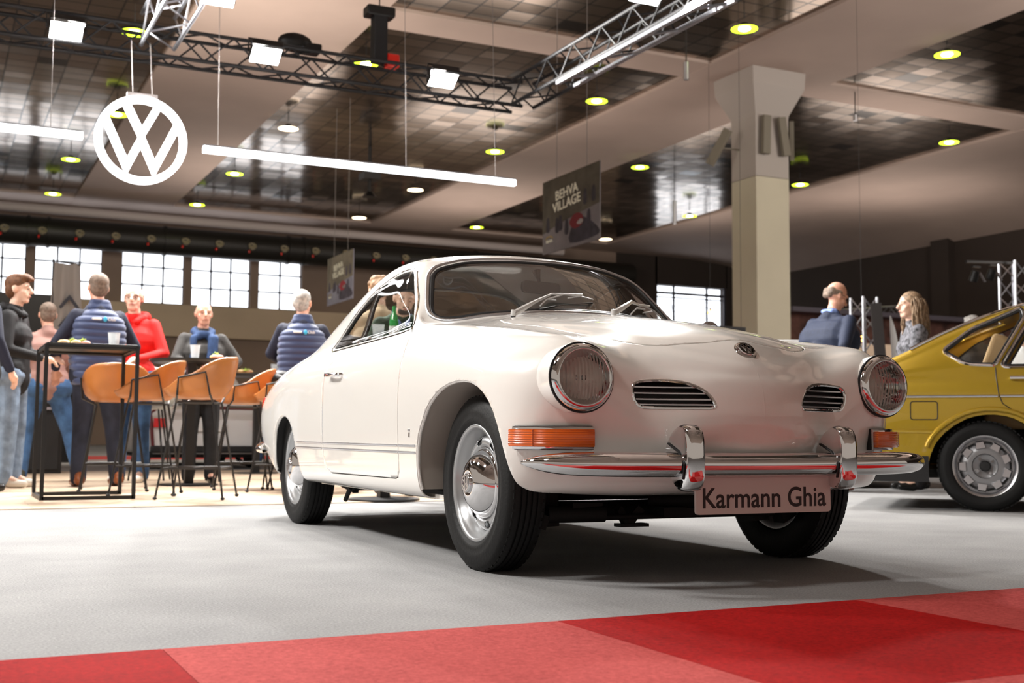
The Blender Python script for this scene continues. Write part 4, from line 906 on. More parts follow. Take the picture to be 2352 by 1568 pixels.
# banners: plane x = const, printed side toward -x
def banner(x, y0, y1, z0, z1, label, dim, base):
    t = thing('hanging_banner', label, 'banner', (x, (y0 + y1) / 2, z0)); w, h = y1 - y0, z1 - z0; M = Matrix(((0, 0, -1), (-1, 0, 0), (0, 1, 0))).to_4x4()   # local u -> -y, v -> z, out -> -x
    MB().box((0, 0, h / 2), (.02, w, h)).build('sheet', base, t, smooth=False)
    P = lambda u, v, d=.012: (-d, -(u - .5) * w, v * h)
    def patch(pts, m, name, d=.0125):
        mb = MB(); n = len(pts); mb.add([P(u, v, d) for u, v in pts] + [P(u, v, .009) for u, v in pts], [tuple(range(n)), tuple(reversed(range(n, 2 * n)))] + [(k, (k + 1) % n, n + (k + 1) % n, n + k) for k in range(n)]); return mb.build(name, m, t, smooth=False)
    patch([(0, .28), (.3, .36), (.65, .42), (1, .47), (1, 1), (0, 1)], mat('banner_sky', (.085 * dim, .075 * dim, .055 * dim), .7, nscale=3, namt=.35), 'print')
    patch(smooth_poly([(.50, .06), (.92, .06), (1.0, .12), (.86, .27), (.70, .36), (.55, .30)], 3), mat('banner_dark', (.035 * dim, .03 * dim, .04 * dim), .7, nscale=6, namt=.4), 'print', .0135)
    patch(smooth_poly([(.49, .32), (.53, .39), (.60, .43), (.70, .40), (.73, .30), (.66, .24), (.56, .24)], 3), mat('banner_red', (.16 * dim, .015 * dim, .02 * dim), .7), 'print', .0145)
    patch(smooth_poly([(.62, .29), (.68, .34), (.73, .31), (.69, .27)], 3), mat('banner_pale', (.30, .29, .28), .7), 'print', .0155)
    for (u, v) in ((.10, .40), (.27, .36), (.33, .38), (.44, .30), (.82, .34), (.76, .62), (.90, .63)): patch(smooth_poly([(u - .03, v - .10), (u + .03, v - .10), (u + .025, v + .06), (u, v + .09), (u - .025, v + .05)], 3), MATS['banner_dark'], 'print', .014)
    lt = mat('banner_letters', (.92, .92, .76), .6) if dim > .5 else mat('banner_letters_faint', (.50, .50, .45), .6)
    for s_, v, sc in (('BEHVA', .755, .175), ('VILLAGE', .605, .175)):
        text_mesh(s_, h * sc, .002, lt, 'lettering', t, Matrix.Translation(Vector(P(.44, v, .016))) @ M @ Matrix.Rotation(R(3), 4, 'Z'), bold=.003 * h, sx=1.16)
    text_mesh('BEHVA', h * .055, .002, lt, 'lettering', t, Matrix.Translation(Vector(P(.13, .16, .016))) @ M, bold=.001 * h, sx=1.1)
    mb = MB(); mb.tube([P(.13 + .06 * math.cos(a), .195 + .03 * math.sin(a), .016) for a in [PI * k / 8 for k in range(9)]], .008, 4); mb.build('logo_arc', mat('banner_yellow', (.5, .35, .05), .6), t)
    for u in (.25, .78): MB().cyl((0, -(u - .5) * w, h), (0, -(u - .5) * w, 8.7 - z0), .006, 5).build('wire', cable_m, t)
    return t
banner(9.4, 16.15, 18.10, 3.56, 4.82, 'large dark village banner hanging above the roof of the cream coupe', 1.0, mat('banner_grey', (.17, .155, .16), .7, nscale=2, namt=.2))
banner(9.0, 27.2, 29.25, 3.70, 4.90, 'smaller pale grey village banner hanging above the quilted vest at right', 2.6, mat('banner_lilac', (.30, .30, .38), .7, nscale=2, namt=.2))
# small hanging things
for (x, y, z, l_, lab) in ((19.6, 21.6, 8.0, .30, 'small pale device hanging from the beam right of the column'), (24.8, 20.2, 7.5, .8, 'thin steel rod hanging at the right edge of the ceiling'), (13.4, 19.6, 7.6, .8, 'short steel rod hanging under the cross beam beside the truss'), (20.2, 30.2, 6.9, 1.6, 'thin rod hanging before the bright reflections left of the column')):
    t = thing('ceiling_pendant', lab, 'pendant', (x, y, z)); MB().cyl((0, 0, 0), (0, 0, l_ * .45), .055, 12).build('pendant_body', alu, t); MB().cyl((0, 0, l_ * .45), (0, 0, 8.7 - z), .014, 6).build('pendant_rod', black_m, t)
t = thing('projector_mount', 'small black box hanging on a short pole above the long light tube', 'projector mount', (11.2, 32.5, 7.4)); MB().cyl((0, 0, 0), (0, 0, 1.5), .05).build('pole', black_m, t); MB().box((0, 0, .5), (.5, .5, .2)).build('plate', black_m, t); MB().lathe([(0, 0), (.22, 0), (.10, .15), (0, .15)], (0, 0, -.1), 'z').build('base', black_m, t)
# ------------------------------------------------------------------ furniture and background cars
leather = mat('tan_leather', (.42, .15, .035), .35, coat=.15, nscale=4, namt=.12)
wire = mat('stool_wire', (.03, .028, .027), .4, .5)
table_m = mat('table_black', (.02, .02, .02), .35)
cup_m = mat('clear_cup', (.75, .78, .80), .15, alpha=.45)
food_m = mat('sandwich_bread', (.78, .55, .28), .7, nscale=30, namt=.3)
lettuce = mat('lettuce_green', (.35, .5, .08), .7); ham = mat('ham_pink', (.8, .42, .33), .6); board_m = mat('serving_board', (.38, .20, .09), .6)
def make_stool():
    t = thing('bar_stool', 'x', 'stool')
    G = []; nu, nv = 24, 12      # shell: seat pan curling up into a low back
    for i in range(nu + 1):
        th = 2 * PI * i / nu; c, s_ = math.cos(th), math.sin(th); back = max(0, -s_) ** .8; sidey = abs(c); row = []
        top = .055 + .245 * back ** 1.1 * (1 - .15 * sidey) + .12 * max(0, sidey - .2) * (1 if s_ < .35 else max(0, 1 - (s_ - .35) * 2.2))
        for j in range(nv + 1):
            r = j / nv; rad = min(1, r * 1.5); k = max(0, (r - .5) * 2); R0 = .215 + .045 * k
            x = c * R0 * min(1, rad ** .8) * (1.06); y = s_ * R0 * min(1, rad ** .8) - .02 * k * back
            z = .71 + top * k ** 1.25 + .018 * rad ** 2
            row.append((x, y, z))
        G.append(row)
    mb = MB(); m = nv + 1; mb.add([p for r_ in G for p in r_], [(i * m + j, (i + 1) * m + j, (i + 1) * m + j + 1, i * m + j + 1) for i in range(nu) for j in range(nv)])
    o = mb.build('seat_shell', leather, t, sharp=0); s_ = o.modifiers.new('s', 'SOLIDIFY'); s_.thickness = .028; s_.offset = -1; b = o.modifiers.new('u', 'SUBSURF'); b.levels = 1; b.render_levels = 1
    for sx in (-1, 1):
        for sy in (-1, 1):
            MB().tube([(sx * .15, sy * .13, .69), (sx * .255, sy * .235, .012)], .008, 8).build('leg', wire, t); MB().ell((sx * .256, sy * .236, .012), (.016, .016, .012), 8, 6).build('foot', blackp, t)
        MB().tube([(sx * .15, .13, .69), (sx * .255, .10, .74), (sx * .272, .09, .86), (sx * .272, -.10, .90), (sx * .255, -.13, .74), (sx * .15, -.13, .69)], .008, 8).build('side_frame', wire, t)
        MB().tube([(sx * .15, .13, .69), (sx * .15, -.13, .69)], .007, 6).build('seat_rail', wire, t)
    k = .22; a = .222; mb = MB(); 
    MB().tube([(-a, -.2, k), (a, -.2, k), (a, .2, k), (-a, .2, k)], .007, 6, closed=True).build('footrest', wire, t)
    MB().tube([(-a, 0, k), (a, 0, k)], .006, 6).build('cross_rail', wire, t)
    return t
st0 = make_stool()
stools = [(1.76, 8.80, R(66), 'tan leather bar stool nearest the cream coupe tail, its back to the viewer'), (1.50, 9.42, R(74), 'tan leather bar stool just behind the nearest one, seen from the side'), (1.36, 10.15, R(-8), 'tan leather bar stool behind the near table leg, back of its seat showing'), (2.40, 10.15, R(80), 'tan leather bar stool facing the round table from the right, bag on its seat'), (2.62, 9.62, R(62), 'tan leather bar stool half hidden by the cream coupe rear fender'), (2.92, 10.0, R(50), 'tan leather bar stool of which only the back top shows above the coupe')]
for i, (x, y, rz, lab) in enumerate(stools):
    o = st0 if i == 0 else copy_tree(st0); o.location = (x, y, .006); o.rotation_euler = (0, 0, rz); o['label'] = lab; o['group'] = 'tan bar stools at the tables'
# near rectangular frame table
t = thing('bar_table', 'tall black metal frame table nearest the left edge', 'table', (1.02, 9.20, .006)); hx, hy, H = .305, .34, 1.085
MB().box((0, 0, H), (2 * hx, 2 * hy, .022)).build('table_top', table_m, t, bevel=.003)
MB().tube([(-hx, -hy, H - .02), (hx, -hy, H - .02), (hx, hy, H - .02), (-hx, hy, H - .02)], .012, 4, closed=True).build('top_frame', black_m, t, smooth=False)
for sx in (-1, 1):
    for sy in (-1, 1): MB().bar((sx * hx, sy * hy, 0), (sx * hx, sy * hy, H), .026).build('leg', black_m, t, smooth=False)
for a, b in (((-hx, -hy), (hx, -hy)), ((-hx, hy), (hx, hy)), ((-hx, -hy), (-hx, hy))): MB().bar((*a, .013), (*b, .013), .026).build('bottom_rail', black_m, t, smooth=False)
def round_table(x, y, h, lab, r=.37):
    t = thing('round_table', lab, 'table', (x, y, .006), 0, None)
    MB().lathe([(0, h - .03), (r - .02, h - .03), (r, h - .012), (r, h), (0, h)], (0, 0, 0), 'z', 40).build('table_top', table_m, t)
    MB().box((0, 0, h / 2), (.075, .075, h - .04)).build('pillar', black_m, t); MB().lathe([(0, 0), (.26, 0), (.26, .012), (0, .02)], (0, 0, 0), 'z', 32).build('base_plate', black_m, t); return t
round_table(2.12, 11.0, 1.13, 'round black high table in front of the man with the blue scarf'); round_table(3.46, 13.95, 1.16, 'round black high table further back, above the dark bag')
round_table(3.9, 11.5, .76, 'low round dark table mostly hidden under the coupe'); 
def cup(x, y, z, lab):
    t = thing('plastic_cup', lab, 'cup', (x, y, z), 0, None); MB().lathe([(0, 0), (.033, 0), (.045, .115), (.047, .118), (.044, .112), (.032, .004), (0, .004)], (0, 0, 0), 'z', 24).build('cup_wall', cup_m, t)
    MB().lathe([(.0362, .045), (.0372, .045), (.0382, .062), (.0372, .062)], (0, 0, 0), 'z', 24).build('cup_band', cup_m, t)
cup(1.22, 9.32, 1.103, 'clear plastic cup on the near black frame table'); cup(2.10, 10.75, 1.137, 'clear plastic cup on the round table before the scarf man'); cup(3.62, 13.8, 1.167, 'clear plastic cup on the furthest round table')
def food(x, y, z, lab, sc=1):
    t = thing('food_board', lab, 'food', (x, y, z)); MB().prism(rounded([(-.13 * sc, -.07), (.13 * sc, -.07), (.13 * sc, .07), (-.13 * sc, .07)], .03), .010, (0, 0, .006), 'z').build('board', board_m, t)
    rn = random.Random(int(x * 100))
    for k in range(7): MB().ell((rn.uniform(-.10, .10) * sc, rn.uniform(-.04, .04), .028), (.035, .028, .018), 10, 6).build('sandwich', food_m if k % 3 else ham, t)
    for k in range(5): MB().tube([(rn.uniform(-.05, .06) * sc, rn.uniform(-.03, .03), .03), (rn.uniform(-.03, .09) * sc, rn.uniform(-.03, .03), .05 + .02 * rn.random())], .006, 5).build('leaf', lettuce, t)
food(.93, 9.25, 1.103, 'wooden board of sandwiches on the near frame table'); food(2.30, 10.9, 1.137, 'sandwich heap beside the cup on the round table', .6); food(3.28, 13.85, 1.167, 'sandwich heap on the furthest round table', .8)
# bag on stool
bag = MB().ell((0, 0, 0), (.17, .13, .08)).ell((.08, .02, .03), (.14, .11, .07)); t = single(bag, 'jacket', blackp, 'black jacket lying over the tan stool seat right of the round table', 'jacket'); t.location = (2.62, 10.1, .92)
MB().ell((-.05, -.05, -.07), (.07, .06, .045)).build('jacket_lining', mat('orange_red_cloth', (.85, .08, .02), .7), t)
MB().ell((.03, .02, -.10), (.13, .10, .06)).build('jacket_sleeve', blackp, t)
# pale tub chairs behind the scarf man
shell = mat('pale_grey_shell', (.42, .44, .43), .4)
def tub(x, y, rz, lab):
    t = thing('tub_chair', lab, 'chair', (x, y, .006), rz, 'pale grey shell chairs'); mb = MB(); vs = []; n = 16
    for i in range(n + 1):
        a = PI * i / n; 
        for z, k in ((.72, .75), (.85, .95), (1.0, 1.05), (1.12, 1.0)): vs.append((.26 * k * math.cos(a), -.24 * k * math.sin(a), z - .10 * (abs(math.cos(a)) ** 2) * (z > .9)))
    mb.add(vs, [(i * 4 + j, i * 4 + j + 1, (i + 1) * 4 + j + 1, (i + 1) * 4 + j) for i in range(n) for j in range(3)]); o = mb.build('chair_back', shell, t); o.modifiers.new('s', 'SOLIDIFY').thickness = .02
    MB().lathe([(0, .70), (.20, .70), (.22, .73), (0, .74)], (0, 0, 0), 'z', 24).build('seat', shell, t)
    for k in range(4): MB().tube([(.12 * math.cos(PI / 4 + k * PI / 2), .12 * math.sin(PI / 4 + k * PI / 2), .7), (.24 * math.cos(PI / 4 + k * PI / 2), .24 * math.sin(PI / 4 + k * PI / 2), 0)], .009, 6).build('leg', wire, t)
tub(2.34, 11.78, R(10), 'pale grey shell chair behind the man with the blue scarf'); tub(1.98, 12.25, R(-20), 'pale grey shell chair between the red hoodie and the scarf man')
# speaker, counter, boxes, far cars
t = thing('loudspeaker', 'black loudspeaker cabinet standing behind the man in the brown sweatshirt', 'loudspeaker', (1.16, 14.7, 0)); MB().box((0, 0, .36), (.42, .4, .72)).build('cabinet', black_m, t, bevel=.01); MB().box((-.01, -.205, .36), (.36, .02, .62)).build('grille', blackp, t, bevel=.004); MB().box((0, 0, .74), (.46, .44, .03)).build('cabinet_lid', alu, t)
t = thing('dark_counter', 'long low dark display counter behind the people at the left', 'counter', (.2, 20.0, 0)); MB().box((0, 0, 1.3), (3.6, .5, 2.6)).build('counter_panel', black_m, t)
def simple_car(name, lab, loc, rz, L, Wd, Hh, m, trimm=None, boot=False):
    t = thing(name, lab, 'car', loc, rz); n = 22; mb = MB(); secs = []
    for i in range(n + 1):
        y = -L / 2 + L * i / n; u = i / n; e = min(1, min(u, 1 - u) / .06) ** .5
        zt = Hh * (.56 + .44 * max(0, min(1, min((u - .06) / .14, (.80 - u) / .22)))) * (1 - .08 * (1 - e)); w = Wd / 2 * (.90 + .10 * e)
        belt = Hh * .58
        up = zt > belt * 1.04
        secs.append([(0, y, zt), (w * (.62 if up else .85), y, zt * .985), (w * (.78 if up else .95), y, min(zt * .97, belt * 1.25)), (w * .97, y, min(zt * .95, belt)), (w, y, Hh * .4), (w * .98, y, Hh * .2), (w * .9, y, Hh * .16)])
    m7 = 7
    for sg in (1, -1): mb.add([(sg * p[0], p[1], p[2]) for s_ in secs for p in s_], [(i * m7 + j, i * m7 + j + 1, (i + 1) * m7 + j + 1, (i + 1) * m7 + j) for i in range(n) for j in range(6)])
    for i in (0, n): q = secs[i]; mb.add([(p[0], p[1], p[2]) for p in q] + [(-p[0], p[1], p[2]) for p in reversed(q)], [tuple(range(14))])
    mb.build('car_body', m, t, sharp=50)
    MB().box((0, 0, Hh * .17), (Wd * .9, L * .96, Hh * .10)).build('floor_pan', dark, t)
    for sg in (-1, 1):
        for y in (-L * .31, L * .31):
            w = MB().lathe([(.0, -.09), (.2, -.09), (.30, -.08), (.31, -.05), (.31, .05), (.30, .08), (.2, .09), (0, .09)], (sg * (Wd / 2 - .08), y, .31), 'x', 28).build('wheel', rubber, t); MB().lathe([(0, 0), (.19, 0), (.19, .012), (0, .02)], (sg * (Wd / 2 + .012), y, .31), 'x', 24).build('hubcap', steel, w)
    return t
t = simple_car('white_car', 'white car seen from behind between the bar stool legs', (3.30, 17.6, 0), R(0), 3.6, 1.65, 1.25, white_p)
mr = mat('maroon_trim', (.12, .004, .008), .4)
MB().tube([(-.72, -1.83, .30), (-.76, -1.83, .72), (-.66, -1.83, .80), (.66, -1.83, .80), (.76, -1.83, .72), (.72, -1.83, .30)], .022, 8).build('hatch_seal', mr, t); MB().box((0, -1.85, .26), (1.5, .10, .09)).build('rear_bumper', blackp, t, bevel=.02); MB().box((0, -1.83, .55), (.42, .02, .11)).build('number_plate', white_p, t)
for sx in (-.64, .64): MB().box((sx, -1.84, .60), (.16, .03, .12)).build('tail_light', redl, t)
t = simple_car('white_car', 'white car with dark windows, its roof showing just behind the coupe bonnet', (6.86, 10.05, 0), R(64), 4.3, 1.75, 1.43, white_p)
MB().box((.0, -.45, 1.17), (1.52, 2.0, .24)).build('side_glass', blackp, t, bevel=.02)
t = simple_car('dark_car', 'dark car far behind the yellow hatchback wheel', (12.5, 14.5, 0), R(70), 4.2, 1.7, 1.3, mat('black_paint', (.02, .02, .022), .2, coat=.8))
single(MB().box((9.60, 13.07, .97), (.50, .1, 1.94)), 'display_totem', mat('totem_grey', (.05, .05, .055), .5), 'dark grey flat display panel standing between coupe windscreen and column', 'display panel', bevel=.01)
# motorcycles far behind
t = thing('motorcycle', 'classic motorcycle seen past the coupe tail between stool legs', 'motorcycle', (4.55, 17.2, 0), R(25))
for y in (-.65, .65):
    MB().tube([(0, y + .29 * math.cos(a), .30 + .29 * math.sin(a)) for a in [2 * PI * k / 28 for k in range(28)]], .035, 8, closed=True).build('tyre', rubber, t); mb = MB()
    for k in range(8): mb.cyl((0, y, .30), (0, y + .27 * math.cos(k * PI / 4), .30 + .27 * math.sin(k * PI / 4)), .008, 5)
    mb.cyl((-.05, y, .30), (.05, y, .30), .06); mb.build('spokes', steel, t)
MB().ell((0, -.05, .42), (.14, .20, .16)).build('engine', steel, t); MB().ell((0, -.15, .78), (.12, .26, .12)).build('fuel_tank', mat('moss_green', (.12, .2, .05), .3, coat=.5), t); MB().ell((0, .32, .76), (.12, .30, .05)).build('saddle', blackp, t); MB().tube([(.0, -.65, .30), (0, -.45, .95), (-.3, -.38, 1.02)], .02, 8).build('fork', chrome, t); MB().tube([(0, -.45, .95), (.3, -.38, 1.02)], .018, 8).build('handlebar', chrome, t); MB().ell((0, -.56, .86), (.08, .07, .08)).build('headlamp', chrome, t)
# flag with double chevron
t = thing('hanging_flag', 'grey cloth flag with a dark double chevron hanging before the window', 'flag', (1.36, 14.5, 0), R(0))
mb = MB(); vs = []; nn = 16; fw0, fw1, z0, z1 = .14, .19, 1.62, 2.40
for i in range(nn + 1):
    for j in range(13):
        u, v = i / nn, j / 12; w = fw0 + (fw1 - fw0) * (1 - v); vs.append(((u - .5) * 2 * w, .02 * math.sin(u * 14), z0 + (z1 - z0) * v - .05 * (1 - v) * u + .03 * v * abs(u - .5)))
mb.add(vs, [(i * 13 + j, (i + 1) * 13 + j, (i + 1) * 13 + j + 1, i * 13 + j + 1) for i in range(nn) for j in range(12)]); mb.build('flag_cloth', mat('flag_grey', (.27, .24, .22), .8), t)
for z in (1.80, 2.02): mb = MB(); stroke_mb(mb, [(-.10, z - .13), (0, z), (.10, z - .13)], .035, .006, type('Q', (), {'__matmul__': lambda s, v: Vector((v.x + .03, -.028 + v.z, v.y))})()); mb.build('chevron', mat('flag_dark', (.04, .04, .05), .8), t, smooth=False)
MB().cyl((-.15, 0, 2.43), (.15, 0, 2.40), .008, 6).build('flag_rod', black_m, t); MB().cyl((-.15, .02, 0), (-.15, .02, 2.45), .012, 6).build('flag_pole', black_m, t)
# right background: stand with trusses, wood counter, bulbs, reddish wall, panel, white sail
for q in ((22.0, 28.2, 3.8), (25.9, 26.3, 4.15)): truss('display_truss', (q[0], q[1], 0), (q[0], q[1], q[2]), .26, alu, 'upright silver leg at the %s end of the bridge truss' % ('left' if q[0] < 23 else 'right'), 12, .016)
truss('display_truss', (22.0, 28.2, 3.9), (25.9, 26.3, 4.22), .26, alu, 'silver truss bridging the stand behind the man in the blue jacket', 18, .016)
truss('display_truss', (10.25, 11.2, 0), (10.25, 11.2, 2.18), .22, alu, 'upright silver truss between the man and the woman at right', 10, .018)
truss('display_truss', (12.85, 11.2, 0), (12.85, 11.2, 2.8), .26, alu, 'upright silver truss cut by the right edge', 12, .02)
t = thing('notice_board', 'tilted dark grey board behind the coupe left headlamp', 'display panel', (10.35, 11.0, 0), R(-26)); MB().box((0, 0, 1.05), (.13, .04, 2.1), M=Matrix.Rotation(R(-4), 3, 'Y')).build('board', mat('panel_grey', (.06, .055, .055), .5), t)
t = thing('white_fin', 'tall narrow white pointed fin beside the dark board', 'display fin', (10.50, 11.0, 0), R(-26)); MB().prism(smooth_poly([(0, 0), (.09, 0), (.11, .6), (.10, 1.3), (.06, 1.7), (.0, 1.92), (-.015, 1.9), (0, 1.4), (.02, .7)], 3), .03, (0, 0, 0), 'y').build('fin_blade', white_p, t)
single(MB().box((16.6, 16.5, 1.07), (4.5, .3, 2.14)), 'wood_counter', mat('counter_wood', (.55, .42, .30), .6, nscale=2, namt=.1), 'pale wooden counter of the stand behind the woman', 'counter')
single(MB().box((25.5, 24.2, 1.8), (12, .2, 3.6)), 'stand_backdrop', mat('brick_print', (.085, .036, .027), .8, nscale=3, namt=.6), 'reddish mottled backdrop of the stand behind the woman', 'backdrop')
single(MB().box((25.5, 24.0, 3.66), (12.4, .8, .12)), 'stand_canopy', mat('canopy_grey', (.09, .08, .10), .5), 'dark flat canopy edge over the reddish backdrop', 'canopy')
for (x, y, z, lab) in ((12.4, 13.6, 1.93, 'glowing orange bulb behind the woman with long hair'), (10.2, 13.6, 1.83, 'glowing orange bulb at the right end of the white car roof'), (11.1, 15.6, 2.43, 'small orange bulb at the elbow of the man in the blue jacket')):
    t = thing('orange_bulb', lab, 'bulb', (x, y, z), 0, 'orange bulbs of the stand'); MB().ell((0, 0, 0), (.036, .036, .042), 12, 8).build('glass_globe', orange_e, t); MB().cyl((0, 0, .03), (0, 0, 8.7 - z), .0025, 6).build('cord', black_m, t); MB().cyl((0, 0, .03), (0, 0, .07), .016, 8).build('socket', black_m, t)
for (x, z, lab) in ((12.05, 2.62, 'small black stage spotlight left of the pair above the yellow hatchback'), (12.35, 2.66, 'small black stage spotlight nearer the upright truss above the yellow hatchback')):
    t = thing('stage_light', lab, 'spotlight', (x, 11.1, z), 0, 'stage spotlights above the yellow hatchback'); MB().lathe([(0, 0), (.05, .0), (.06, .14), (.055, .14), (0, .10)], (0, 0, 0), 'z', 16, M=Matrix.Rotation(R(205), 3, 'X')).build('lamp_can', black_m, t); MB().box((0, 0, .05), (.13, .04, .02)).build('clamp', black_m, t)
    MB().bar((.06, 0, -.02), (.13, -.02, -.14), .05, .004).build('barn_door', alu, t)
single(MB().bar((11.9, 11.12, 2.73), (12.85, 11.15, 2.78), .03), 'light_rail', black_m, 'thin black rail carrying the two stage spotlights', 'rail')
# ------------------------------------------------------------------ golden hatchback (rear quarter faces the camera)
gold = mat('gold_paint', (.50, .33, .025), .3, .55, coat=1.0)
PW = Vector((6.17, 5.66, 0))
disc_grey = mat('disc_grey', (.30, .30, .31), .35, .7)
def make_hatch():
    fx, fy = math.sin(R(138)), math.cos(R(138)); nx, ny = fy, -fx
    root = thing('yellow_hatchback', 'metallic golden yellow classic hatchback cut by the right edge, rear wheel in view', 'car', (6.10 + fx * .10 - nx * .80, 5.72 + fy * .10 - ny * .80, 0), R(-138))
    prof = [(-.92, .80), (-.86, .90), (-.72, .955), (-.60, 1.01), (-.46, 1.075), (-.25, 1.185), (0, 1.292), (.25, 1.368), (.5, 1.40), (.9, 1.41), (1.35, 1.39), (1.6, 1.33), (1.9, 1.14), (2.15, .98), (2.4, .93), (2.8, .87), (3.05, .80), (3.12, .70)]
    def zt(s):
        for i in range(len(prof) - 1):
            if s <= prof[i + 1][0]: a, b = prof[i], prof[i + 1]; return a[1] + (b[1] - a[1]) * (s - a[0]) / (b[0] - a[0])
        return prof[-1][1]
    G = []; S_ = [-.92 + 4.04 * i / 120 for i in range(121)]
    for s in S_:
        z = sum(zt(s + d) for d in (-.05, -.025, 0, .025, .05)) / 5; e = min(1, min(s + .92, 3.12 - s) / .25 + .0); en = .93 + .07 * math.sqrt(max(0, min(1, e)))
        bl = min(.90, z - .10); gh = max(0, min(1, (z - 1.0) / .3)); wt = .70 - .13 * gh
        fl = .028 * math.exp(-((math.hypot(s, .0)) / .42) ** 4)
        sec = [(.70, .215), (.775, .235), (.80, .30), (.805, .48), (.808, .60), (.803, .74), (.792, bl - .07), (.772, bl - .012)]
        for k in (.2, .45, .7, .9): sec.append((.772 + (wt + .018 - .772) * k ** 1.15, bl + (z - .055 - bl) * k))
        sec += [(wt + .012, z - .042), (wt - .012, z - .018), (wt - .06, z - .003), (wt * .5, z + .012), (0, z + .016)]
        sec = smooth_poly(sec, 4, False)
        G.append([(x * en, s, zz) for x, zz in sec])
    bm = grid_bm(np.array(G, float)); S = Surf(bm)
    arch = [(-.355, .10), (-.345, .30), (-.325, .38), (-.288, .455), (-.21, .535), (-.105, .60), (.01, .627), (.13, .618), (.23, .575), (.30, .50), (.345, .38), (.355, .10)]
    arch = smooth_poly(arch, 2); farch = [(p + 2.47, q) for p, q in arch]
    w1 = rounded([(-.243, 1.052), (-.06, 1.20), (.245, 1.332), (.255, 1.275), (.072, .955), (-.105, .965)], [.03, .05, .02, .03, .02, .05], 4)
    w2 = rounded([(.118, .945), (.33, 1.315), (1.25, 1.345), (1.50, 1.30), (1.98, .97), (1.2, .945)], .03, 4)
    for sg in (-1, 1):
        for poly in (arch, farch):
            f = cut(bm, poly, 'yz', lambda c: c.x * sg > .4 and c.z < .8); bmesh.ops.delete(bm, geom=f, context='FACES')
            edge = S.line('yz', [p for p in poly if p[1] > .27], sg, .004, .03)
            ym = sum(p.y for p in edge) / len(edge); L = MB(); n = len(edge)
            L.add([q for p in edge for q in (p, Vector((sg * .45, p.y, p.z)))], [(2 * i, 2 * i + 1, 2 * i + 3, 2 * i + 2) for i in range(n - 1)]); L.add([Vector((sg * .45, p.y, p.z)) for p in edge] + [(sg * .45, ym, .3)], [(i, i + 1, n) for i in range(n - 1)]); L.build('wheelhouse', dark, root)
            ed = [(p[0] + (p[0] - (0 if poly is arch else 2.47)) * .09, p[1] + .035) for p in poly if p[1] > .36]
            MB().tube(S.line('yz', ed, sg, -.004, .03), .022, 10, prof=[(math.cos(k * PI / 5) * .9, math.sin(k * PI / 5) * 1.3) for k in range(10)]).build('arch_flare', gold, root)
        for poly in (w1, w2):
            f = cut(bm, poly, 'yz', lambda c: c.x * sg > .4 and c.z > .85); g_ = take(bm, f); bmesh.ops.delete(bm, geom=f, context='FACES'); bm_obj(g_, 'side_window', clear, root, push=-.008)
            MB().tube(S.line('yz', offpoly(poly, .008), sg, .003, .02, True), .011, 8, closed=True).build('window_trim', chrome, root); MB().tube(S.line('yz', offpoly(poly, -.006), sg, -.002, .02, True), .010, 6, closed=True).build('window_seal', blackp, root)
    rw = [(-.60, 1.12), (.60, 1.12), (.53, 1.335), (-.53, 1.335)]; f = cut(bm, rw, 'xz', lambda c: c.y < .5 and abs(c.x) < .62); g_ = take(bm, f); bmesh.ops.delete(bm, geom=f, context='FACES'); bm_obj(g_, 'rear_window', wglass, root)
    f = cut(bm, [(-.60, .99), (.60, .99), (.54, 1.345), (-.54, 1.345)], 'xz', lambda c: c.y > 1.3); g_ = take(bm, f); bmesh.ops.delete(bm, geom=f, context='FACES'); bm_obj(g_, 'windscreen', wglass, root)
    bm_obj(bm, 'body_shell', gold, root, thick=.008)
    e = [(x, s, z) for (x, s, z) in G[0]]; c = MB(); c.add(e + [(-p[0], p[1], p[2]) for p in reversed(e)], [tuple(range(2 * len(e)))]); c.build('tail_panel', gold, root, smooth=False)
    e = [(x, s, z) for (x, s, z) in G[-1]]; c = MB(); c.add(e + [(-p[0], p[1], p[2]) for p in reversed(e)], [tuple(range(2 * len(e)))]); c.build('nose_panel', gold, root, smooth=False)
    for sg in (-1, 1):
        MB().tube(S.line('yz', [(-.88, .747), (.088, .748)], sg, .004, .05), .009, 8).build('side_trim', steel, root); MB().tube(S.line('yz', [(.104, .748), (1.1, .748)], sg, .004, .05), .009, 8).build('side_trim', steel, root)
        MB().tube(S.line('yz', [(-.90, .525), (-.285, .515)], sg, .0, .05), .012, 8).build('body_crease', gold, root)
        MB().tube(S.line('yz', [(.078, .935), (.080, .87), (.094, .76), (.115, .70), (.17, .66), (.25, .63)], sg, .001, .02), .0035, 6).build('door_gap', blackp, root)
        MB().tube(S.line('yz', rounded([(-.453, .715), (-.283, .715), (-.283, .595), (-.453, .595)], .02), sg, .001, .02, True), .0035, 6, closed=True).build('fuel_flap', blackp, root)
        p0, p1 = S.hit('yz', .165, .868, sg)[0], S.hit('yz', .33, .868, sg)[0]; o = Vector((sg * .03, 0, 0)); MB().tube([p0, p0 + o, p1 + o, p1], .013, 8).build('door_handle', chrome, root)
        gt = [S.hit('xy', sg * (.70 - .13 * max(0, min(1, (zt(s) - 1.0) / .3)) - .022), s)[0] for s in [-.46 + .06 * k for k in range(33)]]
        MB().tube([p + Vector((0, 0, .008)) for p in gt if p], .011, 8).build('gutter_trim', chrome, root)
        MB().box((sg * .80, -.62, .27), (.02, .55, .17)).build('sill_black', blackp, root)
        MB().ell((sg * .68, -.93, .66), (.10, .02, .08)).build('tail_light', redl, root)
        MB().lathe([(0, 0), (.09, 0), (.095, .02), (0, .03)], (sg * .55, 3.12, .60), 'y').build('headlight', steel, root)
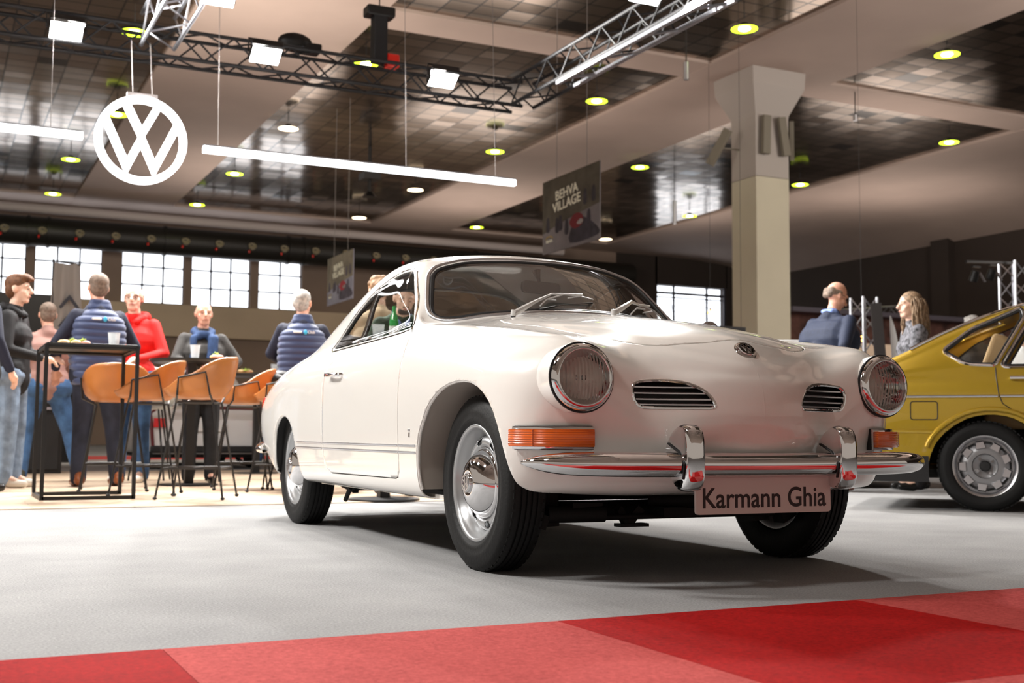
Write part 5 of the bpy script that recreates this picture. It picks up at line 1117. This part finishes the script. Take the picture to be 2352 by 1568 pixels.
    MB().box((0, -.99, .45), (1.62, .10, .10)).build('rear_bumper', chrome, root, bevel=.03); MB().box((0, 3.18, .45), (1.62, .10, .10)).build('front_bumper', chrome, root, bevel=.03)
    MB().box((0, 1.1, .24), (1.35, 3.6, .06)).build('floor_pan', dark, root)
    tan = mat('tan_cloth', (.45, .30, .15), .8)
    b = MB(); b.box((0, .25, .66), (1.2, .5, .25)); b.box((0, .05, .95), (1.2, .12, .45), M=Matrix.Rotation(R(-20), 3, 'X')); b.build('rear_seat', tan, root, bevel=.03)
    for sx in (-.35, .35): b = MB(); b.box((sx, 1.1, .55), (.48, .5, .15)); b.box((sx, .85, .88), (.46, .12, .55), M=Matrix.Rotation(R(-16), 3, 'X')); b.build('front_seat', tan, root, bevel=.03)
    MB().box((0, -.35, .88), (1.2, .6, .02)).build('parcel_shelf', tan, root)
    for (a, s) in ((.70, 0), (-.70, 0), (.70, 2.47), (-.70, 2.47)):
        sg = 1 if a > 0 else -1; w = bpy.data.objects.new('wheel', None); C.objects.link(w); w.parent = root; c = (a, s, .293); X = lambda pr: [(r, sg * h) for r, h in pr]
        T = MB(); T.lathe(X([(.198, -.06), (.24, -.085), (.275, -.078), (.292, -.058), (.296, -.05), (.296, .05), (.292, .058), (.282, .070), (.275, .076), (.255, .082), (.24, .084), (.222, .078), (.215, .078), (.200, .066)]), c, 'x', 64)
        for k in range(56):
            t = 2 * PI * k / 56; M = Matrix.Rotation(t, 3, 'X'); T.box(M @ Vector((sg * .052, 0, .293)) + Vector(c), (.028, .02, .008), M=M)
        T.build('tyre', rubber, w, sharp=50)
        MB().lathe(X([(.190, -.05), (.16, -.04), (.16, .0), (.176, .012), (.180, .040), (.188, .056), (.196, .062), (.202, .064), (.204, .055)]), c, 'x', 64).build('rim', steel, w)
        dk = MB(); dk.lathe(X([(.178, .012), (.150, .014), (.140, .030), (.10, .036), (.082, .036), (.076, .018), (.06, .012), (0, .012)]), c, 'x', 64); dk.build('wheel_disc', disc_grey, w, sharp=50)
        for k in range(9):
            M = Matrix.Rotation(2 * PI * k / 9 + .2, 3, 'X')
            pp = [(-.030, .118), (.030, .118), (.022, .158), (-.022, .158)]; m_ = MB(); vs = [M @ Vector((sg * .044, p, q)) + Vector(c) for p, q in pp] + [M @ Vector((sg * .020, p * 1.25, q * (1.0 if q < .13 else 1.06))) + Vector(c) for p, q in pp]
            m_.add(vs, [(0, 1, 2, 3), (0, 4, 5, 1), (1, 5, 6, 2), (2, 6, 7, 3), (3, 7, 4, 0)]); m_.build('wheel_lug', steel, w, smooth=False)
            M2 = Matrix.Rotation(2 * PI * (k + .5) / 9 + .2, 3, 'X'); MB().box(M2 @ Vector((sg * .0155, 0, .156)) + Vector(c), (.004, .045, .012), M=M2).build('wheel_slot', dark, w, smooth=False)
        for k in range(4): M = Matrix.Rotation(PI / 2 * k + .6, 3, 'X'); MB().cyl(M @ Vector((sg * .01, 0, .055)) + Vector(c), M @ Vector((sg * .032, 0, .055)) + Vector(c), .010, 8).build('wheel_nut', chrome, w)
        MB().lathe(X([(.036, .01), (.034, .045), (.028, .052), (0, .054)]), c, 'x', 32).build('centre_cap', blackp, w)
    return root
hatch = make_hatch()
# ------------------------------------------------------------------ people
def organic(name, prims, vox, m, parent=None, sm=2):
    mb = MB()
    for p in prims:
        if p[0] == 'c': mb.cap(*p[1:])
        else: mb.ell(*p[1:])
    me = bpy.data.meshes.new(name); me.from_pydata(mb.v, [], mb.f); bm = bmesh.new(); bm.from_mesh(me); bmesh.ops.remove_doubles(bm, verts=bm.verts, dist=1e-6); bmesh.ops.recalc_face_normals(bm, faces=bm.faces); bm.to_mesh(me); bm.free()
    me.materials.append(m); o = bpy.data.objects.new(name, me); C.objects.link(o); o.parent = parent
    r = o.modifiers.new('r', 'REMESH'); r.mode = 'VOXEL'; r.voxel_size = vox; r.use_smooth_shade = True
    s = o.modifiers.new('s', 'SMOOTH'); s.factor = .5; s.iterations = sm
    return o
def person(label, loc, rz, H=1.78, jacket=None, trousers=None, hair=None, shoe=None, arms=None, legs=None, lean=0, side_lean=0, yaw=0, nod=0, girth=1.0, vest=None, scarf=None, glasses=False, hair_style='short', skin_m=None, collar=None, jacket_len=.86, sleeve=True, extra=None, open_front=None, face_only=False, beard=None, z0=.006):
    s = H / 1.78; V = lambda x, y, z: Vector((x, y, z)) * s; sk = skin_m or skin; g = girth
    Lm = Matrix.Rotation(R(-lean), 3, 'X') @ Matrix.Rotation(R(side_lean), 3, 'Y'); piv = V(0, 0, .95)
    def U(x, y, z): return Lm @ (V(x, y, z) - piv) + piv        # upper body leans about the hips
    A = dict(l=((-.27, -.02, 1.18), (-.27, .10, .95)), r=((.27, -.02, 1.18), (.27, .10, .95))); A.update(arms or {})
    L = dict(l=((-.10, .02, .50), (-.11, 0, .09)), r=((.10, .02, .50), (.11, 0, .09))); L.update(legs or {})
    sh = {'l': U(-.168 * (g * .5 + .5), 0, 1.418), 'r': U(.168 * (g * .5 + .5), 0, 1.418)}; el = {k: U(*A[k][0]) for k in 'lr'}; wr = {k: U(*A[k][1]) for k in 'lr'}
    hip = {'l': V(-.085, 0, .93), 'r': V(.085, 0, .93)}; kn = {k: V(*L[k][0]) for k in 'lr'}; an = {k: V(*L[k][1]) for k in 'lr'}
    neck0, neck1 = U(0, -.005, 1.46), U(0, .015, 1.565); hc = U(0, .03, 1.668); HM = Matrix.Rotation(R(yaw), 3, 'Z') @ Matrix.Rotation(R(-nod), 3, 'X') @ (Lm if abs(lean) > 15 else Matrix.Identity(3)); Hh = lambda x, y, z: hc + HM @ (Vector((x, y, z)) * s)
    P = [('c', V(0, 0, .98), U(0, .0, 1.15), .118 * s * g, .122 * s * g), ('c', U(-.07, 0, 1.28), U(.07, 0, 1.28), .115 * s * g, .115 * s * g), ('c', U(-.12, -.01, 1.39), U(.12, -.01, 1.39), .050 * s, .050 * s), ('c', neck0, neck1, .058 * s, .054 * s), ('c', hip['l'], hip['r'], .10 * s * g, .10 * s * g)]
    for k in 'lr':
        P += [('c', sh[k], el[k], .042 * s, .036 * s), ('c', el[k], wr[k], .036 * s, .024 * s), ('c', hip[k], kn[k], .078 * s, .052 * s), ('c', kn[k], an[k], .05 * s, .034 * s)]
        d = (wr[k] - el[k]).normalized(); sx = -1 if k == 'l' else 1; sd = d.cross(Vector((0, 0, 1))); sd = sd.normalized() if sd.length > .3 else Vector((0, 1, 0)); up = sd.cross(d)
        pm = wr[k] + d * .05 * s; P.append(('c', wr[k] + d * .01, wr[k] + d * .075 * s, .024 * s, .032 * s)); P.append(('c', pm - sd * .018, pm + sd * .018 + d * .02, .022 * s, .022 * s))
        for i, (o_, ln) in enumerate(((-.028, .060), (-.010, .074), (.010, .068), (.028, .052))):
            b0 = wr[k] + d * .085 * s + sd * o_ * s; b1 = b0 + d * ln * .55 * s - up * .012; b2 = b1 + (d * .5 - up * .6).normalized() * ln * .5 * s; P += [('c', b0, b1, .0105 * s, .0098 * s), ('c', b1, b2, .0098 * s, .0085 * s)]
        t0 = wr[k] + d * .035 * s - sd * .03 * s * sx; P += [('c', t0, t0 - sd * .022 * s * sx + d * .038 * s, .012 * s, .010 * s)]
        P.append(('c', an[k], an[k] + Vector((0, .11, -.045)) * s, .04 * s, .03 * s))
    P += [('e', Hh(0, -.012, .028), (.077 * s, .097 * s, .090 * s), 20, 14), ('e', Hh(0, .022, -.045), (.062 * s, .068 * s, .074 * s), 18, 12), ('c', Hh(-.022, .052, -.092), Hh(.022, .052, -.092), .026 * s, .026 * s), ('c', Hh(0, .088, .012), Hh(0, .108, -.026), .011 * s, .017 * s), ('c', Hh(-.045, .072, .022), Hh(.045, .072, .022), .013 * s, .013 * s), ('c', Hh(-.02, .083, -.060), Hh(.02, .083, -.060), .010 * s, .010 * s), ('c', Hh(-.042, .05, -.025), Hh(-.03, .06, -.05), .024 * s, .02 * s), ('c', Hh(.042, .05, -.025), Hh(.03, .06, -.05), .024 * s, .02 * s)]
    for sx in (-1, 1): P += [('e', Hh(sx * .080, -.012, -.006), (.012 * s, .020 * s, .033 * s), 10, 8)]
    body = organic('person', P, .0085, sk); body.location = (loc[0], loc[1], z0); body.rotation_euler = (0, 0, rz); tag(body, label, 'person')
    dk = MATS.get('eye_dark') or mat('eye_dark', (.04, .025, .02), .4)
    mb = MB(); [mb.ell(Hh(sx * .031, .084, -.002), (.0095 * s, .005 * s, .0042 * s), 10, 6, M=HM) for sx in (-1, 1)]; [mb.cap(Hh(sx * .018, .090, .026), Hh(sx * .048, .082, .028), .0026 * s, .0018 * s, 6) for sx in (-1, 1)]; mb.build('eyes_and_brows', dk, body)
    MB().ell(Hh(0, .093, -.062), (.022 * s, .006 * s, .006 * s), 12, 6, M=HM).build('lips', MATS.get('lip') or mat('lip', (.50, .20, .16), .5), body)
    if glasses:
        mb = MB()
        for sx in (-1, 1):
            mb.tube([Hh(sx * .034 + .024 * math.cos(a), .104 - .004 * abs(math.cos(a)), -.002 + .018 * math.sin(a)) for a in [2 * PI * k / 16 for k in range(16)]], .0018 * s, 6, closed=True); mb.tube([Hh(sx * .058, .100, .004), Hh(sx * .080, .03, .006), Hh(sx * .082, -.02, 0)], .0018 * s, 6)
        mb.tube([Hh(-.012, .106, .002), Hh(.012, .106, .002)], .0018 * s, 6); mb.build('glasses', black_m, body)
    if hair:
        Q = []
        if hair_style == 'short': Q = [('e', Hh(0, -.022, .045), (.083 * s, .098 * s, .083 * s), 20, 14), ('e', Hh(0, -.050, .0), (.079 * s, .062 * s, .085 * s), 18, 12), ('e', Hh(0, .035, .088), (.062 * s, .048 * s, .030 * s), 14, 10)]
        if hair_style == 'quiff': Q = [('e', Hh(0, -.022, .050), (.086 * s, .100 * s, .086 * s), 20, 14), ('e', Hh(0, -.055, .0), (.080 * s, .060 * s, .085 * s), 18, 12), ('e', Hh(0, .045, .095), (.068 * s, .060 * s, .040 * s), 14, 10), ('e', Hh(-.01, .085, .085), (.055 * s, .035 * s, .022 * s), 14, 10), ('e', Hh(0, -.0, .105), (.07 * s, .07 * s, .03 * s), 14, 10)]
        if hair_style == 'balding': Q = [('c', Hh(-.070, -.015, .015), Hh(-.05, -.075, .0), .022 * s, .03 * s), ('c', Hh(.070, -.015, .015), Hh(.05, -.075, .0), .022 * s, .03 * s), ('c', Hh(-.04, -.078, .01), Hh(.04, -.078, .01), .034 * s, .034 * s), ('c', Hh(-.03, -.080, -.03), Hh(.03, -.080, -.03), .028 * s, .028 * s)]
        if hair_style == 'curly':
            rn = random.Random(3)
            for k in range(46):
                a, b = rn.uniform(0, 2 * PI), rn.uniform(-.2, 1.0); v = Vector((math.cos(a) * math.cos(b), math.sin(a) * math.cos(b), math.sin(b)))
                if v.y > .55 and v.z < .5: continue
                Q.append(('e', Hh(v.x * .080, v.y * .092 - .015, .035 + v.z * .088), (.026 * s,) * 3, 8, 6))
            Q.append(('e', Hh(0, -.02, .045), (.086 * s, .098 * s, .085 * s), 20, 14))
        if hair_style == 'long':
            mb = MB(); rn = random.Random(8)
            for k in range(230):
                a = rn.uniform(-.15 * PI, 1.15 * PI) + PI; st_ = Vector((.030 * math.cos(a), -.02 + .03 * math.sin(a), .118)); p = [Hh(*st_)]; ph = rn.uniform(0, 6); ll = rn.uniform(.26, .46)
                rx, ry = .088 + rn.uniform(0, .028), .100 + rn.uniform(0, .022)
                for j in range(1, 9):
                    t = j / 8; zz = .118 - t * ll; bulge = math.sin(min(1, t * 2.6) * PI / 2) * (1 + .16 * t)
                    p.append(Hh(rx * bulge * math.cos(a) + .008 * math.sin(ph + j * 1.9), -.02 + ry * bulge * math.sin(a) - .02 * t + .008 * math.cos(ph + j * 2.1), zz))
                mb.tube(p, [.006] * 4 + [.0075, .007, .006, .005, .003], 5)
            ho = mb.build('hair', hair, body, sharp=0); Q = [('e', Hh(0, -.022, .045), (.088 * s, .098 * s, .084 * s), 20, 14), ('e', Hh(0, -.06, -.06), (.08 * s, .06 * s, .10 * s), 16, 10)]
        organic('hair' if hair_style != 'long' else 'hair_crown', Q, .007, hair, body, 1)
    if beard: organic('beard', [('c', Hh(-.03, .062, -.088), Hh(.03, .062, -.088), .027 * s, .027 * s), ('c', Hh(-.02, .087, -.045), Hh(.02, .087, -.045), .007 * s, .007 * s)], .006, beard, body, 1)
    if trousers:
        Q = [('c', hip['l'], hip['r'], .128 * s * g, .128 * s * g), ('c', V(0, 0, .98), V(0, 0, 1.0), .130 * s * g, .125 * s * g)]
        for k in 'lr':
            Q += [('c', hip[k], kn[k], .102 * s * (g * .6 + .4), .076 * s), ('c', kn[k], an[k] + V(0, 0, -.02), .074 * s, .066 * s)]
            rn = random.Random(len(label)); 
            for j in range(5): c = kn[k].lerp(an[k], .12 + j * .2); Q.append(('c', c + Vector((-.04, .02, rn.uniform(-.01, .01))), c + Vector((.04, .03, .015)), .030 * s, .026 * s))
        organic('trousers', Q, .012, trousers, body, 2)
    if shoe:
        for k in 'lr':
            a = Vector(an[k]); a.z = .0
            so = organic('shoe', [('c', a + V(0, -.05, .055), a + V(0, .06, .045), .044 * s, .040 * s), ('c', a + V(0, .06, .036), a + V(0, .165, .034), .042 * s, .032 * s), ('c', a + V(0, -.04, .09), a + V(0, 0, .085), .042 * s, .04 * s)], .008, shoe, body, 1)
            so.location.z = max(0, an[k].z - .09 * s) if an[k].z > .12 else 0
    if jacket:
        Q = [('c', V(0, 0, jacket_len + .09) if jacket_len > .7 else V(0, 0, .95), U(0, 0, 1.15), .142 * s * g, .140 * s * g), ('c', U(-.075 * g, 0, 1.27), U(.075 * g, 0, 1.27), .132 * s * g, .132 * s * g), ('c', U(-.06, 0, .98 if jacket_len > .7 else .98), U(.06, 0, .98), .130 * s * g, .130 * s * g), ('c', U(-.135, -.012, 1.395), U(.135, -.012, 1.395), .080 * s, .080 * s), ('c', U(-.06, -.012, 1.44), U(.06, -.012, 1.44), .07 * s, .07 * s), ('c', U(0, -.02, 1.46), U(0, 0, 1.50), .085 * s, .068 * s)]
        if sleeve:
            for k in 'lr': Q += [('c', sh[k], el[k], .064 * s, .052 * s), ('c', el[k], wr[k] - (wr[k] - el[k]).normalized() * .01, .052 * s, .038 * s)]
        organic('jacket', Q, .012, jacket, body, 2)
    if collar:
        m_, kind = collar
        if kind == 'hood': organic('hood', [('c', U(-.07, -.07, 1.50), U(.07, -.07, 1.50), .055 * s, .055 * s), ('c', U(-.08, 0, 1.49), U(-.04, .07, 1.45), .038 * s, .03 * s), ('c', U(.08, 0, 1.49), U(.04, .07, 1.45), .038 * s, .03 * s)], .01, m_, body)
        else: organic('collar', [('c', U(-.060, -.03, 1.515), U(-.03, .07, 1.47), .022 * s, .02 * s), ('c', U(.060, -.03, 1.515), U(.03, .07, 1.47), .022 * s, .02 * s), ('c', U(-.05, -.055, 1.515), U(.05, -.055, 1.515), .022 * s, .022 * s)], .008, m_, body)
    if open_front:
        m_ = open_front; mb = MB(); mb.ell(U(0, .088 * g, 1.18), (.080 * s, .085 * s * g, .29 * s), 16, 12); mb.build('shirt_front', m_, body)
    if vest:
        mb = MB(); n = 40; vs = []; rows = 66; z_0, z_1 = .84, 1.475
        for i in range(rows + 1):
            t = i / rows; z = z_0 + (z_1 - z_0) * t; q = abs(math.sin(t * PI * 11)) ** .5; sho = max(0, (t - .80) / .20)
            rx = (.172 + .030 * math.sin(t * PI * .9)) * g * (1 - .50 * sho ** 1.7) + .012 * q; ry = (.135 + .012 * math.sin(t * PI)) * g * (1 - .38 * sho ** 1.8) + .012 * q
            for k in range(n):
                a = 2 * PI * k / n; ex = 2.6; c_, s__ = math.cos(a), math.sin(a); vs.append(U(rx * math.copysign(abs(c_) ** (2 / ex), c_), ry * math.copysign(abs(s__) ** (2 / ex), s__) - .005, z))
        mb.add(vs, [(i * n + k, i * n + (k + 1) % n, (i + 1) * n + (k + 1) % n, (i + 1) * n + k) for i in range(rows) for k in range(n)] + [tuple(reversed(range(n))), tuple(range(rows * n, rows * n + n))])
        vo = mb.build('quilted_vest', vest, body, sharp=0)
        organic('vest_collar', [('c', U(-.055, -.04, 1.49), U(.055, -.04, 1.49), .048 * s, .048 * s), ('c', U(-.06, .02, 1.48), U(.06, .02, 1.48), .045 * s, .045 * s), ('c', U(-.055, -.04, 1.53), U(.055, -.04, 1.53), .035 * s, .035 * s)], .01, vest, body)
        wm = MATS['white_paint']; 
        MB().cap(U(-.088, -.168 * g - .004, 1.385), U(-.030, -.170 * g - .004, 1.385), .0095 * s, .0095 * s, 8).build('back_print', wm, vo)
        for (x0, txt) in ((.078, 'Club'),): text_mesh(txt, .034 * s, .001, wm, 'back_lettering', vo, Matrix.Translation(U(x0 * .8, -.172 * g - .006, 1.385)) @ Lm.to_4x4() @ Matrix.Rotation(PI / 2, 4, 'X'), bold=.0008)
        MB().ell(U(.012, -.166 * g, 1.385), (.016 * s, .006, .022 * s), 12, 8).build('back_badge', MATS.get('cyan_badge') or mat('cyan_badge', (.05, .45, .75), .5), vo)
    if scarf:
        organic('scarf', [('c', U(-.06, -.05, 1.50), U(.06, -.05, 1.50), .05 * s, .05 * s), ('c', U(-.08, .0, 1.49), U(-.05, .075, 1.44), .045 * s, .04 * s), ('c', U(.08, .0, 1.49), U(.05, .075, 1.44), .045 * s, .04 * s), ('c', U(-.03, .08, 1.46), U(.03, .08, 1.46), .04 * s, .04 * s), ('c', U(-.10, .10, 1.42), U(-.085, .15, 1.12), .042 * s, .035 * s), ('c', U(-.07, .11, 1.42), U(-.05, .155, 1.14), .035 * s, .035 * s), ('c', U(.10, .09, 1.42), U(.11, .145, 1.08), .035 * s, .035 * s)], .009, scarf, body)
    return body
navy = mat('navy_quilt', (.035, .055, .14), .55, sheen=.3); navy_d = mat('navy_knit', (.012, .015, .035), .8); jeans = mat('pale_jeans', (.22, .30, .42), .8, nscale=14, namt=.3); jeans_d = mat('blue_jeans', (.045, .11, .24), .8, nscale=10, namt=.4); trou_d = mat('dark_trousers', (.018, .022, .04), .8, nscale=12, namt=.3)
black_c = mat('black_cloth', (.012, .012, .014), .8, nscale=12, namt=.3); brown_s = mat('mauve_sweatshirt', (.36, .20, .17), .8, nscale=8, namt=.1); red_c = mat('red_hoodie_cloth', (.80, .015, .012), .75, nscale=9, namt=.15); grey_j = mat('charcoal_jacket', (.055, .052, .05), .8, nscale=12, namt=.3); scarf_m = mat('blue_scarf_wool', (.035, .07, .17), .85, nscale=30, namt=.2)
suit = mat('blue_jacket_cloth', (.012, .020, .050), .75, nscale=60, namt=.2); shirt = mat('light_blue_shirt', (.22, .33, .72), .7); beige_c = mat('beige_fleece', (.55, .42, .28), .9, nscale=15, namt=.15); green_c = mat('green_sweater', (.03, .07, .045), .85, nscale=14, namt=.3)
hb = mat('brown_hair', (.13, .055, .025), .7, nscale=40, namt=.4); hd = mat('dark_hair', (.05, .035, .03), .7, nscale=40, namt=.4); hg_ = mat('grey_hair', (.42, .40, .38), .7, nscale=40, namt=.35); hs = mat('sandy_hair', (.22, .12, .055), .7, nscale=40, namt=.4); hl = mat('ash_blond_hair', (.25, .165, .10), .6, nscale=50, namt=.45); hgb = mat('grey_brown_hair', (.18, .13, .10), .7, nscale=40, namt=.4)
floral = mat('floral_blouse', (.15, .15, .17), .8, nscale=34, namt=.95); white_shoe = mat('white_leather_shoe', (.72, .66, .58), .5); brown_shoe = mat('brown_leather_shoe', (.26, .075, .02), .35); black_shoe = mat('black_leather_shoe', (.012, .012, .012), .25); olive_shoe = mat('olive_shoe', (.05, .05, .035), .7); rose_shoe = mat('rose_shoe', (.45, .2, .17), .7)
skin2 = mat('skin_ruddy', (.74, .40, .29), .5); skin3 = mat('skin_pale', (.80, .52, .40), .5)
# facing: rz rotates local +y; towards camera-right is about rz = -R(90)
person('young man in a black hoodie and pale jeans at the left table, seen in profile', (.62, 11.0), R(-112), 1.80, black_c, jeans, hb, white_shoe, arms=dict(l=((-.25, .03, 1.14), (-.15, .26, 1.10)), r=((.25, .03, 1.14), (.12, .27, 1.08))), hair_style='quiff', collar=(black_c, 'hood'), skin_m=skin3, jacket_len=.80)
person('person in a dark coat cut by the left edge of the picture', (.33, 10.25), R(-60), 1.78, navy_d, black_c, hd, black_shoe, jacket_len=.72)
person('man with cropped hair in a navy quilted vest, back turned, behind the frame table', (1.30, 11.0), R(8), 1.86, navy_d, trou_d, hgb, brown_shoe, arms=dict(l=((-.33, .0, 1.18), (-.30, .12, .98)), r=((.32, .02, 1.18), (.22, .22, 1.10))), vest=navy, legs=dict(l=((-.10, .02, .50), (-.12, 0, .09)), r=((.16, .02, .50), (.20, 0, .09))), girth=1.08, skin_m=skin2)
person('man in a mauve sweatshirt and blue jeans, back turned, leaning on a counter', (1.00, 12.2), R(4), 1.72, brown_s, jeans_d, hgb, olive_shoe, arms=dict(l=((-.27, .1, 1.2), (-.22, .30, 1.12)), r=((.28, .1, 1.2), (.22, .3, 1.12))), lean=8, legs=dict(l=((-.18, .02, .50), (-.22, 0, .09)), r=((.22, .02, .50), (.33, 0, .09))), girth=1.25, skin_m=skin2)
person('man with glasses in a bright red hoodie behind the man in the quilted vest', (1.72, 11.75), R(150), 1.86, red_c, jeans_d, hgb, white_shoe, arms=dict(l=((-.30, .05, 1.16), (-.16, .26, 1.10)), r=((.30, .05, 1.16), (.16, .26, 1.10))), glasses=True, hair_style='balding', collar=(red_c, 'hood'), girth=1.15, skin_m=skin3, yaw=10)
person('older man with a blue scarf and charcoal jacket at the round table', (2.30, 11.42), R(176), 1.70, grey_j, black_c, hgb, black_shoe, arms=dict(l=((-.34, .03, 1.20), (-.16, .22, 1.08)), r=((.27, .10, 1.20), (.05, .32, 1.13))), hair_style='balding', scarf=scarf_m, girth=1.12, skin_m=skin2, yaw=4)
person('grey haired man in a navy quilted vest near the coupe tail, back turned', (3.0, 10.5), R(-10), 1.76, navy_d, trou_d, hg_, brown_shoe, arms=dict(l=((-.27, .08, 1.2), (-.10, .24, 1.10)), r=((.32, .05, 1.18), (.18, .26, 1.06))), vest=navy, girth=1.05, yaw=-22, skin_m=skin2)
person('curly haired man in a beige fleece behind the coupe roof, back turned', (3.46, 9.73), R(-12), 1.82, beige_c, jeans_d, hs, white_shoe, arms=dict(l=((-.25, .1, 1.2), (-.12, .28, 1.15)), r=((.25, .1, 1.2), (.12, .28, 1.15))), hair_style='curly', girth=1.1, skin_m=skin3)
person('dark haired man in a green sweater seen through the coupe side window', (3.25, 8.74), R(168), 1.72, green_c, trou_d, hd, black_shoe, arms=dict(l=((-.29, .10, 1.20), (-.16, .34, 1.22)), r=((.29, .10, 1.20), (.16, .34, 1.22))), lean=33, nod=-12, beard=hd, skin_m=skin3, collar=(MATS['light_blue_shirt'], 'collar'))
person('bald man with glasses in a blue jacket and light blue shirt, looking down', (7.12, 8.27), R(-84), 1.86, suit, trou_d, hgb, rose_shoe, arms=dict(l=((-.27, .0, 1.17), (-.20, .20, .98)), r=((.32, -.16, 1.17), (.31, -.06, .93))), hair_style='balding', glasses=True, lean=9, nod=26, yaw=-16, collar=(shirt, 'collar'), open_front=shirt, girth=1.40, skin_m=skin2, jacket_len=.74)
person('woman with long wavy hair in a floral blouse behind the yellow hatchback', (7.99, 8.1), R(62), 1.78, floral, black_c, hl, black_shoe, arms=dict(l=((-.22, .06, 1.16), (-.12, .22, 1.08)), r=((.23, .03, 1.16), (.15, .22, 1.05))), hair_style='long', yaw=8, girth=1.02, skin_m=skin3, jacket_len=.80)
person('person with short white hair just above the yellow hatchback roof', (10.25, 9.5), R(-10), 1.80, grey_j, black_c, hg_, black_shoe, girth=1.15, skin_m=skin2)
person('grey haired person in a pale shirt seen through the yellow hatchback window', (8.95, 7.7), R(120), 1.52, white_p, black_c, hg_, black_shoe, skin_m=skin3, girth=1.1)
person('person in blue jeans beside the motorcycle, seen past the coupe tail', (4.10, 15.6), R(160), 1.05, grey_j, jeans_d, hd, olive_shoe, legs=dict(l=((-.2, .2, .55), (-.34, .05, .09)), r=((.2, .2, .55), (.36, .05, .09))), lean=20)
# bottle and glass near the man in green
t = thing('green_bottle', 'green glass bottle with a white label seen through the coupe side window', 'bottle', (2.96, 8.01, 1.14)); gg = mat('green_glass', (.03, .35, .08), .1, coat=.5)
MB().lathe([(0, 0), (.032, 0), (.033, .13), (.028, .165), (.014, .20), (.013, .25), (0, .25)], (0, 0, 0), 'z', 24).build('bottle_glass', gg, t); MB().lathe([(.0335, .04), (.0342, .045), (.0342, .10), (.0335, .105)], (0, 0, 0), 'z', 24).build('bottle_label', white_p, t)
round_table(2.95, 8.15, 1.13, 'round high table behind the coupe carrying the green bottle', .30)
cup(2.86, 8.06, 1.14, 'clear plastic cup beside the green bottle')
